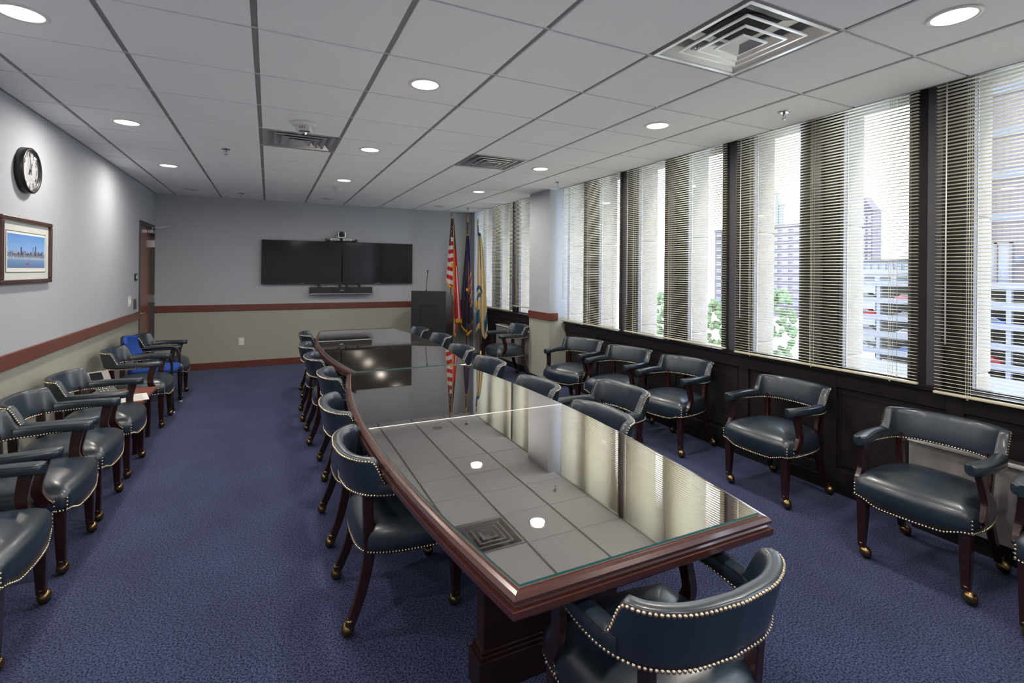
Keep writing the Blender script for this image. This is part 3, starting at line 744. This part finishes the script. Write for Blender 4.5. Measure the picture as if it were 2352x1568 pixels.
def make_chair():
    root = thing('captains_chair', (0, 0, 0), 'x', 'chair')
    out, ns = chair_outline(); c0 = Vector((0, -.03, 0)); N = len(out)
    def zb(x, y):
        if y < -.24: return .338 - .030 * (1 - sstep(.13, .235, abs(x)))
        return .338
    rings = [[(x * .9, (y + .03) * .9 - .03, zb(x, y) + .012) for x, y in out], [(x, y, zb(x, y)) for x, y in out], [(x * 1.008, (y + .03) * 1.008 - .03, .375) for x, y in out]]
    for sc, z in ((1.004, .405), (.98, .426), (.93, .446), (.82, .467), (.64, .485), (.38, .497), (.1, .501)):
        rings.append([(x * sc, (y + .03) * sc - .03, z) for x, y in out])
    MB().loft(rings, 0, True).build('seat', 'leather', root)
    def onrm(q, t=0): 
        d = Vector((q.x * 1.0, q.y + .03, 0)); 
        if q.y < -.25: return Vector((q.x * .3, -1, 0)).normalized()
        return d.normalized()
    loop = [(x * 1.004, (y + .03) * 1.004 - .03, zb(x, y) + .006) for x, y in out]
    nail_line(loop + [loop[0]], onrm)
    for s in (-1, 1):
        nail_line([(s * .252, -.264, .35), (s * .252, -.264, .405)], (s * .4, -1, 0))
        for yy in (-.215, -.165): nail_line([(s * .269, yy, .35), (s * .269, yy, .40)], (s, 0, 0))
        nail_line([(s * .269, -.215, .398), (s * .269, -.165, .398)], (s, 0, 0))
    # raised back
    i0 = next(i for i in range(121) if UL[i] >= SW - .004); i1 = 120 - i0
    rings = []
    for i in range(i0, i1 + 1):
        zb_, zt = zbot(UL[i]), ztop(UL[i]); h = zt - zb_; th = .052
        sec = superring(th, h, 18, 5.0); rings.append([bandpt(i, u, zb_ + h / 2 + v) for u, v in sec])
    MB().loft(rings, 0, True).build('backrest', 'leather', root)
    idx = range(i0, i1 + 1)
    nail_line([bandpt(i, .024, ztop(UL[i]) - .010) for i in idx], lambda q, t: (Vector((q.x, q.y - .02, .0)).normalized() + Vector((0, 0, .8))).normalized())
    nail_line([bandpt(i, .027, zbot(UL[i]) + .008) for i in range(2, 119)], lambda q, t: Vector((q.x, max(q.y, -.02), 0)).normalized())
    nail_line([bandpt(i, -.027, zbot(UL[i]) + .008) for i in range(4, 117)], lambda q, t: -Vector((q.x, max(q.y, -.02), 0)).normalized())
    # arms
    for sgn in (1, -1):
        rings = []; top = []
        rngs = list(range(0, i0 + 4))
        for j in rngs:
            i = j if sgn > 0 else 120 - j
            s = UL[j]; wd = .078 * sqrt(max(0.02, 1 - max(0, (.035 - s) / .036) ** 2)) * (1 - .24 * sstep(.05, .25, s))
            zb_, zt = zbot(UL[i]), .664; h = zt - zb_
            rings.append([bandpt(i, u, zb_ + h / 2 + v) for u, v in superring(wd, h, 16, 3.4)])
            if j > 0: top.append((bandpt(i, wd / 2 * .86, zt - .008), bandpt(i, -wd / 2 * .86, zt - .008)))
        ar = MB().loft(rings, 0, True).build('armrest', 'leather', root)
        pth = [t[0] for t in top[::-1]] + [t[1] for t in top]
        MB().tube(pth, .0028, 5).build('piping', 'piping', ar)
        nail_line([bandpt(i if sgn > 0 else 120 - i, 0, zbot(UL[i]) + .008) for i in (0, 0, 1)][:2] + [bandpt(2 if sgn > 0 else 118, .03, .62)], (0, -1, 0), .012) if False else None
        # front post, S curve sweeping forward at the foot
        p = catmull([(sgn * .249, -.175, .625), (sgn * .258, -.158, .55), (sgn * .266, -.150, .475), (sgn * .268, -.172, .42), (sgn * .266, -.196, .385)], 4)
        MB().sweep_rect([tuple(q) for q in p], .030, [.056 - .008 * sin(pi * k / (len(p) - 1)) for k in range(len(p))]).build('arm_post', 'chairwood', root)
        # front leg
        MB().sweep_rect([(sgn * .222, -.232, .36), (sgn * .222, -.234, .20), (sgn * .224, -.236, .062)], [.052, .046, .034], [.052, .046, .034]).build('leg', 'chairwood', root)
        # rear leg and post in one curve
        p = catmull([(sgn * .205, .170, .635), (sgn * .198, .163, .52), (sgn * .192, .158, .40), (sgn * .194, .158, .32), (sgn * .205, .190, .18), (sgn * .218, .236, .062)], 4)
        n = len(p)
        MB().sweep_rect([tuple(q) for q in p], .032, [.05 - .010 * abs(2 * k / (n - 1) - 1) for k in range(n)]).build('leg', 'chairwood', root)
    # casters
    random.seed(3)
    for (x, y) in ((.224, -.236), (-.224, -.236), (.218, .238), (-.218, .238)):
        ang = random.uniform(-.6, .6) + (0 if y < 0 else .3)
        cs = MB().lathe([(.018, .085), (.021, .078), (.016, .072), (.019, .066), (.014, .06)], 12)
        dx, dy = .016 * cos(ang), .016 * sin(ang)
        cs.ball((dx, dy, .036), .031, 12, 8, (1, .92, .95)); cs.ball((dx * .3, dy * .3, .056), .018, 10, 6)
        cso = cs.build('caster', 'brass', root, (x, y, 0))
        MB().ball((dx * 1.4, dy * 1.4, .024), .024, 12, 8, (1.0, 1.0, 1.0)).build('wheel', 'rubber', cso)
    # nails
    g = MB()
    for q, n in NAILS:
        n = n.normalized(); a = n.orthogonal().normalized(); b = n.cross(a); r = .0058
        vs = [tuple(q + (a * cos(k * pi / 3) + b * sin(k * pi / 3)) * r - n * .001) for k in range(6)] + \
             [tuple(q + (a * cos(k * pi / 3) + b * sin(k * pi / 3)) * r * .68 + n * .0028) for k in range(6)] + [tuple(q + n * .0042)]
        g.add(vs, [(k, (k + 1) % 6, 6 + (k + 1) % 6, 6 + k) for k in range(6)] + [(6 + k, 6 + (k + 1) % 6, 12) for k in range(6)], 0, True)
    nm = g.mesh('nail_trim'); nm.materials.append(MATS['nailbrass']); tag(link('nail_trim', nm, root), kind='stuff')
    return root
proto = make_chair()
index_kids(proto)
FRT = {'-X': -pi / 2, '+X': pi / 2, '+Y': pi}
chairs = []
def put(x, y, face, deg, label, group):
    o = proto if not chairs else copy_tree(proto)
    o.location = (x, y, 0); o.rotation_euler = (0, 0, FRT[face] + radians(deg)); tag(o, label, 'chair', group); chairs.append(o)
    return o
GW, GL, GT = 'leather chairs along the windows', 'leather chairs along the left wall', 'leather chairs around the conference table'
pre = 'navy leather armchair '
put(3.19, .74, '-X', 4, pre + 'cut off by the right edge of the picture', GW)
put(3.235, 1.425, '-X', 5, pre + 'in front of the grey convector cabinet, nearest full chair by the windows', GW)
put(3.355, 2.415, '-X', 1, pre + 'standing apart, second full chair along the windows', GW)
put(3.36, 3.44, '-X', 10, pre + 'by the windows, nearest of the three standing arm to arm', GW)
put(3.29, 4.16, '-X', 15, pre + 'by the windows, middle of the three standing arm to arm', GW)
put(3.22, 4.90, '-X', 20, pre + 'by the windows, nearest the painted column', GW)
put(3.20, 6.66, '-X', -3, pre + 'between the painted column and the flags', GW)
ordn = ['nearest the camera', 'second from the camera', 'third from the camera', 'fourth, just before the side table', 'just beyond the side table', 'last before the door']
lch = []
for k, y in enumerate((2.80, 3.50, 4.09, 4.80, 6.12, 7.28)):
    lch.append(put(-1.17, y, '+X', (0, 0, 0, 0, 0, 0)[k], pre + 'along the left wall, ' + ordn[k], GL))
for k, (x, y, d) in enumerate(((.56, 2.42, 0), (.565, 3.18, 1), (.63, 4.12, 0), (.585, 4.98, 0), (.575, 5.76, 0), (.63, 6.77, 0))):
    put(x, y, '+X', d, pre + "tucked in on the table's left side, %s" % ['nearest the camera', 'second from the camera', 'third from the camera', 'fourth from the camera', 'fifth from the camera', 'farthest away'][k], GT)
for k, (x, y, d) in enumerate(((1.56, 2.36, 0), (1.59, 3.17, 0), (1.62, 4.12, 0), (1.66, 4.97, 0), (1.76, 5.98, 0), (1.71, 6.78, 0))):
    put(x, y, '-X', d, pre + "tucked in on the table's window side, %s" % ['nearest the camera', 'second from the camera', 'third from the camera', 'fourth from the camera', 'fifth from the camera', 'farthest away'][k], GT)
put(2.05, 2.79, '-X', 0, pre + 'pulled back from the table, half hidden on the window side', GT)
put(1.057, 1.13, '+Y', 0, pre + 'at the near end of the table, seen from behind', GT)
for k in (1, 2, 3, 4):       # paper tags hanging behind some of the chairs along the wall
    MB().bevbox(-.014, .014, .245, .248, .44, .60, .0008).build('paper_tag', 'paper', lch[k], (.10, 0, 0))

# ------------------------------------------------------------------ conference tables
def conf_table(yc, half, xc, we, wm, label, order, peds):
    o = thing('conference_table', (xc, yc, 0), label, 'table', group='two boat shaped tables end to end')
    def hw(t, add=0): return we + (wm - we) * (1 - t * t) + add
    def outline(add, dy, n=24):
        P = []
        H = half + dy
        for k in range(n + 1):
            t = -1 + 2 * k / n; P.append((hw(t, add), t * H))
        for k in range(n + 1):
            t = 1 - 2 * k / n; P.append((-hw(t, add), t * H))
        return P
    rings = []
    for add, z in ((-.06, .690), (.028, .690), (.034, .698), (.034, .716), (.022, .720), (.018, .728), (.030, .734), (.030, .742), (.022, .752), (.012, .7545)):
        rings.append([(x, y, z) for x, y in outline(add, add)])
    MB().loft(rings, 0, False, cap=True).build('table_edge', 'tablewood', o)
    tp = [(x, y) for x, y in outline(.004, .004)]
    MB().prism(tp, .745, .7550).build('table_top', 'tabletop_wood', o)
    # two glass panes with a seam in the middle
    for (a, b) in ((-1, -.004), (.004, 1)):
        P = []
        n = 14
        for k in range(n + 1):
            t = a + (b - a) * k / n; P.append((hw(t), t * half))
        for k in range(n + 1):
            t = b - (b - a) * k / n; P.append((-hw(t), t * half))
        gp = MB().prism(P, .7556, .7620).build('glass_pane', ['tableglass'], o)
        m2 = MB()
        for i in range(len(P)):
            p, q = P[i], P[(i + 1) % len(P)]
            if abs(p[1]) < .02 and abs(q[1]) < .02: continue
            cx_, cy_ = 0, (a + b) / 2 * half
            def sh(pt, r): return (cx_ + (pt[0] - cx_) * r, cy_ + (pt[1] - cy_) * r)
            p2, q2 = sh(p, 1.0012), sh(q, 1.0012)
            m2.add([(*p2, .7558), (*q2, .7558), (*q2, .7616), (*p2, .7616)], [(0, 1, 2, 3)])
        m2.build('polished_edge', 'glass_edge', gp)
        for k in range(3):      # clear rubber pads under the glass
            t = a + (b - a) * (k + .5) / 3
            for s in (-1, 1):
                MB().lathe([(.011, .7551), (.011, .7556)], 12, (s * (hw(t) - .06), t * half, 0)).build('pad', 'convector', o)
    if order == 0: MB().box(-hw(0) + .005, hw(0) - .005, -.006, .006, .7552, .7622).build('seam_strip', 'white_plastic', o)
    for y in peds:
        MB().bevbox(-.31, .31, y - .035, y + .035, .12, .695, .004).build('pedestal', 'shaded_table_wood', o)
        MB().bevbox(-.335, .335, y - .055, y + .055, 0, .125, .004).bevbox(-.325, .325, y - .048, y + .048, .125, .14, .004).bevbox(-.318, .318, y - .042, y + .042, .14, .155, .004).build('plinth', 'shaded_table_wood', o)
        MB().bevbox(-.25, .25, y - .05, y + .05, .66, .692, .004).build('top_cleat', 'shaded_table_wood', o)
    MB().bevbox(-.02, .02, peds[0] + .03, peds[1] - .03, .22, .60, .003).build('modesty_panel', 'shaded_table_wood', o)
    return o
conf_table(2.595, 1.452, 1.04, .452, .580, 'boat shaped mahogany conference table with glass top, near the camera', 0, (-.852, 1.0))
conf_table(5.56, 1.46, 1.088, .452, .590, 'boat shaped mahogany conference table with glass top, farther from the camera', 1, (-.92, .67))

# ------------------------------------------------------------------ side table and things on it
o = thing('side_table', (-1.22, 5.41, 0), 'small mahogany side table between the leather chairs on the left', 'table')
MB().bevbox(-.27, .28, -.29, .29, .425, .455, .006).build('top', 'mahogany', o)
MB().bevbox(-.24, .24, -.26, .26, .36, .425, .004).build('apron', 'chairwood', o)
for sx in (-1, 1):
    for sy in (-1, 1): MB().sweep_rect([(sx * .22, sy * .24, .42), (sx * .22, sy * .24, 0)], [.045, .034], [.045, .034]).build('leg', 'chairwood', o)
MB().bevbox(-.2, .2, -.22, .22, .13, .15, .004).build('lower_shelf', 'chairwood', o)
p = thing('desk_phone', (-1.32, 5.50, .455), 'grey desk phone standing on the side table', 'phone', rz=radians(35))
MB().loft([[(-.10, -.09, 0), (.10, -.09, 0), (.10, .09, 0), (-.10, .09, 0)], [(-.10, -.09, .03), (.10, -.09, .03), (.10, .09, .10), (-.10, .09, .10)]], 0, False).build('body', 'darkgrey', p)
scr = MB().bevbox(-.085, .085, -.055, .055, -.008, .008, .004).build('display', 'convector', p, (.01, .06, .150)); scr.rotation_euler = (radians(50), 0, 0)
MB().box(-.06, .03, -.035, .040, .008, .0095).build('display_glass', 'screen', scr)
MB().tube([(-.08, -.08, .06), (-.08, -.06, .075), (-.08, .05, .115), (-.08, .075, .11)], [.02, .014, .014, .02], 8).build('handset', 'black', p)
for a in range(3):
    for b in range(4): MB().bevbox(-.03 + a * .025, -.012 + a * .025, -.075 + b * .03, -.058 + b * .03, .038 + b * .011, .048 + b * .011, .002).build('key', 'silver', p)
p = thing('notepad', (-1.27, 5.24, .455), 'yellow legal pad lying on the side table', 'notepad', rz=radians(80))
MB().box(-.10, .10, -.14, .14, 0, .012).build('sheets', 'yellow', p); MB().box(-.102, .102, .13, .145, 0, .014).build('binding', 'rubber', p)
p = thing('paper_sheet', (-1.04, 5.27, .455), 'white printed paper sheet on the front of the side table', 'paper', rz=radians(14))
MB().box(-.105, .105, -.14, .14, 0, .002).build('sheet', 'paper', p)
g = MB()
for k in range(8): g.box(-.085, .07, -.11 + k * .028, -.104 + k * .028, .002, .0023)
g.build('print_lines', 'convector', p)

# ------------------------------------------------------------------ blue guest chair
o = thing('guest_chair', (-1.17, 6.705, 0), 'bright blue fabric guest chair with black tube frame between leather chairs', 'chair', rz=pi / 2)
def spad(w_, d0, d1, z0, z1):
    rings = []
    for sc, z in ((.94, z0), (1, z0 + .015), (1, z1 - .02), (.95, z1 - .005), (.8, z1)):
        rings.append([(x * sc, (d0 + d1) / 2 + y * sc, z) for x, y in superring(w_, d1 - d0, 28, 5)])
    return MB().loft(rings, 0, True)
spad(.46, -.27, .18, .42, .485).build('seat', 'blue_fabric', o)
def backfn(u, v):
    a = (u - .5) * 1.5; rr = .30
    lean = .10 * v
    return (rr * sin(a) * 1.18, .05 + rr * (cos(a)) * .55 - .06 + lean * .6 + .02 * sin(pi * v),   .59 + .24 * v - .04 * (2 * u - 1) ** 2 * v)
bk = MB().grid(backfn, 20, 10).build('backrest', 'blue_fabric', o)
so = bk.modifiers.new('thick', 'SOLIDIFY'); so.thickness = .035; so.offset = 0
shell = MB().grid(lambda u, v: tuple(Vector(backfn(u, v)) + Vector((0, .022, 0))), 20, 10).build('back_shell', 'black', o)
so = shell.modifiers.new('thick', 'SOLIDIFY'); so.thickness = .012; so.offset = 1
for s in (-1, 1):
    pth = catmull([(s * .255, -.255, .01), (s * .26, -.24, .3), (s * .262, -.235, .56), (s * .262, -.20, .635), (s * .262, -.13, .655), (s * .262, .05, .65), (s * .25, .17, .64)], 5)
    MB().tube([tuple(q) for q in pth], .012, 8).build('arm_frame', 'black', o)
    MB().tube([(s * .25, .17, .64), (s * .24, .19, .42), (s * .25, .24, .01)], .012, 8).build('rear_leg', 'black', o)
    MB().tube([(s * .255, -.235, .43), (s * .24, .19, .43)], .010, 8).build('seat_rail', 'black', o)
    MB().lathe([(.016, 0), (.015, .02)], 10, (s * .255, -.255, 0)).lathe([(.016, 0), (.015, .02)], 10, (s * .25, .24, 0)).build('glide', 'white_plastic', o)

# ------------------------------------------------------------------ flags
def pole(o, H, r=.013, top='goldbrass', lean=(0, 0)):
    MB().tube([(0, 0, .03), (lean[0], lean[1], H - .12)], r, 10).build('pole', 'polewood', o)
    MB().tube([(lean[0], lean[1], H - .13), (lean[0] * 1.02, lean[1] * 1.02, H - .03)], r * 1.05, 10).lathe([(.006, 0), (.013, .01), (.012, .03), (.002, .045)], 10, (lean[0] * 1.02, lean[1], H - .035)).build('finial', top, o)
    MB().lathe([(.135, 0), (.135, .02), (.12, .035), (.08, .055), (.035, .075), (.03, .12), (.022, .14)], 28).build('base', 'goldbrass', o)
def cloth(o, name, rowf, nz, nx, matl, mfn, folds, amp, z0, z1, bot=None):
    """rowf(t)->(xl, xr); t=0 at the top"""
    def fn(u, v):
        xl, xr = rowf(v); b = bot(u) if bot else z0
        z = z1 + (b - z1) * v
        return (xl + (xr - xl) * u, -.02 + amp * (.25 + v * .75) * sin(2 * pi * folds * u + 1.3 * v), z)
    c = MB().grid(fn, nx, nz, mfn=mfn).build(name, matl, o)
    s = c.modifiers.new('thick', 'SOLIDIFY'); s.thickness = .004; s.offset = 0
    return c
FROT = radians(-22)
def aim(px, Y):   # X of an image column at depth Y
    xx = (px - 1176) / 1143.0; c, s = cos(.4549), sin(.4549); r = (c * xx + s, -s * xx + c); return r[0] / r[1] * Y
# national flag: navy canton, red and white stripes, gold fringe
o = thing('flag_on_pole', (aim(1036, 8.62), 8.62, 0), 'red white and blue stars and stripes flag on a floor pole', 'flag', rz=FROT, group='three flags in the corner')
pole(o, 2.62)
US = ['flag_navy', 'flag_white', 'flag_red', 'flag_gold']
def us_left(u, v):
    z = v * 1.0
    if u < .05 or v > .965: return 3
    k = z + .05 * u
    if k < .42: return 0
    return 1 if int((k - .42) / .062) % 2 == 0 else 2
cl = cloth(o, 'flag_left_fold', lambda t: (-.010 - .085 * t, .012 + .022 * t), 110, 18, US, us_left, 1.2, .02, 1.36, 2.52, bot=lambda u: 1.34 - .12 * u)
def us_mid(u, v):
    if v < .36: return 0
    if v > .90: return 3
    return 1 if int((v - .36) / .085) % 2 == 0 else 2
cloth(o, 'flag_middle_fold', lambda t: (-.004, .030 + .012 * t), 60, 8, US, us_mid, .6, .012, 1.62, 2.50).location.y = -.022
def us_right(u, v):
    if u < .10 or v > .955: return 3
    if v < .22 + .1 * u: return 0
    if u > .62 and v > .45: return 1 if u < .86 else 2
    return 2
cloth(o, 'flag_right_fold', lambda t: (.018 + .040 * t, .042 + .165 * t), 90, 20, US, us_right, 1.6, .025, .62, 2.52).location.y = -.012
def us_tail(u, v): return 3 if (v > .8 or u < .1) else (2 if u > .45 else 1)
cloth(o, 'flag_tail', lambda t: (.055, .125 - .03 * t), 24, 10, US, us_tail, .8, .012, .42, .72, bot=lambda u: .40 - .03 * u)
g = MB()
for k in range(16):       # stars on the canton
    z = 2.40 - .027 * k; xx = -.02 + .045 * ((k * 37) % 10) / 10 - .03 * (k / 16)
    pts = [((.009 if j % 2 == 0 else .004) * sin(j * pi / 5), (.009 if j % 2 == 0 else .004) * cos(j * pi / 5)) for j in range(10)]
    g.add([(xx + a, -.056, z + b) for a, b in pts] + [(xx + a, -.053, z + b) for a, b in pts], [tuple(range(10)), tuple(range(19, 9, -1))] + [(j, (j + 1) % 10, 10 + (j + 1) % 10, 10 + j) for j in range(10)])
tag(g.build('stars', 'flag_white', o), kind='stuff')
MB().tube([(.03, -.05, 2.50), (.05, -.055, 2.0), (.06, -.06, 1.3), (.062, -.06, .66)], .006, 6).build('fringe', 'flag_gold', o)
# dark blue state flag
o = thing('flag_on_pole', (aim(1073, 8.62), 8.62, 0), 'dark blue flag with gold fringe and coat of arms between the other flags', 'flag', rz=FROT, group='three flags in the corner')
pole(o, 2.60)
BL = ['flag_blue', 'flag_dark', 'flag_gold', 'red', 'flag_teal']
def bl_m(u, v):
    if v < .02: return 2
    if v > .975: return 2
    if .62 < u < .70 and .28 < v < .62: return 2
    if u > .74 and .42 < v < .78:
        return (2, 4, 3, 0)[int(v * 37 + u * 9) % 4]
    if u < .28: return 1
    return 0 if v < .62 else 1
cloth(o, 'flag_cloth', lambda t: (-.015 - .115 * t, .012 + .10 * sqrt(t)), 110, 44, BL, bl_m, 3.0, .035, .50, 2.25, bot=lambda u: .62 - .18 * sin(pi * u))
def bl_t(u, v): return 2 if v > .72 else 1
cloth(o, 'flag_tail', lambda t: (.0, .10), 14, 10, BL, bl_t, 1, .015, .40, .60, bot=lambda u: .36 + .10 * u).location.y = -.03
MB().lathe([(.018, 1.19), (.022, 1.22), (.018, 1.25)], 12, (0, -.045, 0)).build('cord_knot', 'flag_gold', o)
# buff flag with blue bands
o = thing('flag_on_pole', (aim(1106, 8.3), 8.3, 0), 'buff flag with blue bands on a pole with a brass floor base', 'flag', rz=FROT, group='three flags in the corner')
pole(o, 2.50, lean=(-.07, .03))
BF = ['flag_buff', 'flag_teal', 'flag_gold']
def bf_m(u, v):
    if v < .035: return 1
    if .30 + .45 * v < u < .40 + .45 * v and v < .36: return 1
    if .55 < v < .59 and u < .62: return 1
    if .60 + .12 * (.5 - u) < v < .645 + .12 * (.5 - u) and u < .42: return 1
    if u < .30 and .80 < v < .94: return 1
    if u > .72 and .84 < v + (u - .72) * .25 < .96: return 1
    return 0
cloth(o, 'flag_cloth', lambda t: (-.075 - .035 * t + .02 * t, -.045 + .17 * sqrt(t)), 120, 44, BF, bf_m, 2.6, .035, .42, 2.26, bot=lambda u: .44 + .10 * sin(2 * pi * u))
MB().tube([(-.09, -.06, 1.04), (-.088, -.065, .98), (-.09, -.06, .88)], [.010, .012, .016], 8).build('tassel', 'flag_gold', o)

# ------------------------------------------------------------------ outside
struct(MB().box(5, 1500, -700, 1500, -16.2, -16).build('ground', 'ground'))
GZ = -16
def garage(x, y0, y1, zt, nf, fh, bay, label):
    o = thing('parking_garage', (x, y0, GZ), label, 'building')
    L = y1 - y0; top = zt - GZ
    MB().box(16, 16.4, 0, L, 0, top - 1.2).build('rear_wall', 'garage_dark', o)
    for k in range(nf):
        z = top - k * fh
        MB().bevbox(-.3, .0, 0, L, z - 1.0, z, .03).build('spandrel', 'garage', o)
        MB().box(0, 16, 0, L, z - 1.0, z - .75).build('deck', 'garage_dark', o)
        MB().box(-.05, 0, 0, L, z + .28, z + .36).build('guard_rail', 'garage_dark', o)
    for k in range(int(L / bay) + 1):
        MB().bevbox(-.15, .6, k * bay - .3, k * bay + .3, 0, top, .03).build('column', 'garage', o)
    MB().box(-.35, .1, 0, L, 0, top - nf * fh + .9).build('base_wall', 'roof_white', o)
    return o
def car(x, y, z, material, rz, label):
    o = thing('car', (x, y, z), label, 'car', rz=rz, group='cars in the parking garage')
    prof = [(-2.1, .35), (2.1, .35), (2.15, .75), (1.2, .9), (.6, 1.4), (-1.0, 1.42), (-1.7, .95), (-2.15, .9)]
    MB().loft([[(a, -.85, b) for a, b in prof], [(a, .85, b) for a, b in prof]], 0, False).build('body', material, o)
    win = ((1.05, .93), (.55, 1.33), (-.95, 1.35), (-1.5, .97))
    MB().loft([[(a, -.86, b) for a, b in win], [(a, .86, b) for a, b in win]], 0, False).build('windows', 'office_win', o)
    for a in (-1.3, 1.35):
        for q in (-.8, .8):
            wq = MB().lathe([(.33, -.1), (.33, .1)], 12).build('wheel', 'rubber', o, (a, q, .33)); wq.rotation_euler = (pi / 2, 0, 0)
GX, FH = 99.0, 3.04
garage(GX, -10.0, 60.6, .45, 5, FH, 8.8, 'white parking garage with open decks full of cars outside the windows')
cols = ['car_white', 'car_red', 'car_blue', 'car_grey', 'car_black']
cl_ = ['white', 'red', 'blue', 'grey', 'black']
pos = ['at the right end of', 'right of the column on', 'left of the column on', 'nearest the brick tower on', 'farthest left on']
flr = ['the top', 'the second', 'the third', 'the fourth']
for k in range(1, 5):
    for j, yy in enumerate((27.5, 37.2, 42.3, 47.6, 55.0)):
        ci = (k * 2 + j * 3) % 5
        car(GX + 2.6, yy + .25 * ((k + j) % 3), .45 - .75 - k * FH, cols[ci], pi / 2 if (j + k) % 2 else -pi / 2, '%s car parked %s %s covered garage deck' % (cl_[ci], pos[j], flr[k - 1]))
def block(name, x, y0, y1, z1, depth, wall, label, top='far_tower', win=None, nc=0, nr=0, zlo=0):
    o = thing(name, (x, y0, GZ), label, 'building')
    L = y1 - y0; H = z1 - GZ
    MB().box(0, depth, 0, L, 0, H).build('facade', wall, o)
    MB().box(-.3, depth, -.3, L + .3, H, H + 1).build('parapet', top, o)
    if nc:
        pw, ph = L / nc, (H - zlo) / nr
        me = MB().box(-.25, .1, pw * .2, pw * .8, ph * .25, ph * .8).mesh('window'); me.materials.append(MATS[win])
        for a in range(nc):
            for b in range(nr): link('window', me, o, (0, a * pw, zlo + b * ph))
    return o
# brown office tower at the right
ob = thing('office_building', (125, -60, GZ), 'tall brown panelled office tower seen through the right window', 'building')
OL = 60 + 46.6
MB().box(0, 30, 0, OL, 0, 90).build('facade', 'office_grid', ob)
for k in range(10):
    MB().box(-.5, 0, 0, OL, 4.0 - GZ + k * 8.0, 5.3 - GZ + k * 8.0).build('window_band', 'office_win', ob)
MB().box(-.6, .2, OL - .8, OL + .6, 0, 90).build('corner_strip', 'roof_white', ob)
gh = thing('glass_pavilion', (116, 39.6, GZ), 'pale glass pavilion with coppery frame beside the office tower', 'building')
MB().box(0, 1.5, 0, 4, 0, 23).build('glazing', 'tower_win', gh)
for yy in (-.2, 1.8, 3.8): MB().box(-.3, .2, yy, yy + .4, 0, 23.4).build('frame_post', 'office', gh)
MB().box(-.3, .2, -.2, 4.2, 23, 23.5).build('frame_head', 'office', gh)
bt = block('brick_tower', 276, 147, 163, 34, 8, 'tower_brick', 'dark brick office tower with a gabled top in the distance', 'tower_brick', 'tower_win', 6, 15, 18)
bl_ = 25
MB().add([(.5, .5, 51), (.5, 9, 51), (.5, 4.5, 57.5), (7.5, .5, 51), (7.5, 9, 51), (7.5, 4.5, 57.5)],
         [(0, 1, 2), (5, 4, 3), (0, 2, 5, 3), (1, 4, 5, 2), (0, 3, 4, 1)]).build('gable_roof', 'tower_brick', bt)
block('low_building', 200, 84, 119, 6.2, 8, 'far_tower', 'long pale low building below the gabled tower', 'garage_dark', 'tower_win', 14, 1, 17)
block('low_roof_building', 140, 66, 88, 1.6, 10, 'roof_white', 'low white roofed building just beyond the garage', 'roof_white', 'garage_dark', 6, 1, 14)
block('apartment_tower', 186, 124, 166, 20.3, 8, 'hazed_brick', 'hazy lilac apartment tower in the middle windows', 'hazed_brick', 'tower_win', 9, 10, 4)
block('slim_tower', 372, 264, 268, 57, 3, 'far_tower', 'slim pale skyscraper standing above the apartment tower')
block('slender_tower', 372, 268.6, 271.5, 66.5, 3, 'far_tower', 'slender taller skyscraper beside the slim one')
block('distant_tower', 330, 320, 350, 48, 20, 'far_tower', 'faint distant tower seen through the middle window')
def tree(x, y, h, r, label):
    o = thing('tree', (x, y, GZ), label, 'tree', group='trees beyond the windows')
    MB().tube([(0, 0, 0), (.2, .1, h * .5)], [.35, .2], 8).build('trunk', 'bark', o)
    g = MB()
    for k in range(90):
        a = random.uniform(0, 2 * pi); b = random.uniform(-.9, 1); rr = 1.25 * r * sqrt(1 - b * b * .9)
        g.ball((rr * .7 * cos(a), rr * .7 * sin(a), h * .7 + b * h * .30), r * random.uniform(.14, .30), 6, 4)
    g.build('crown', 'leaf', o)
for k, (x, y, h, r) in enumerate(((60, 43.0, 15.2, 1.9), (63, 56.5, 13.2, 1.9), (66, 70.5, 13.5, 2.2))):
    tree(x, y, h, r, ['green tree seen low through the blind with the lilac apartment tower', 'green tree seen low through the middle blind', 'farthest green tree, low in the middle blind'][k])
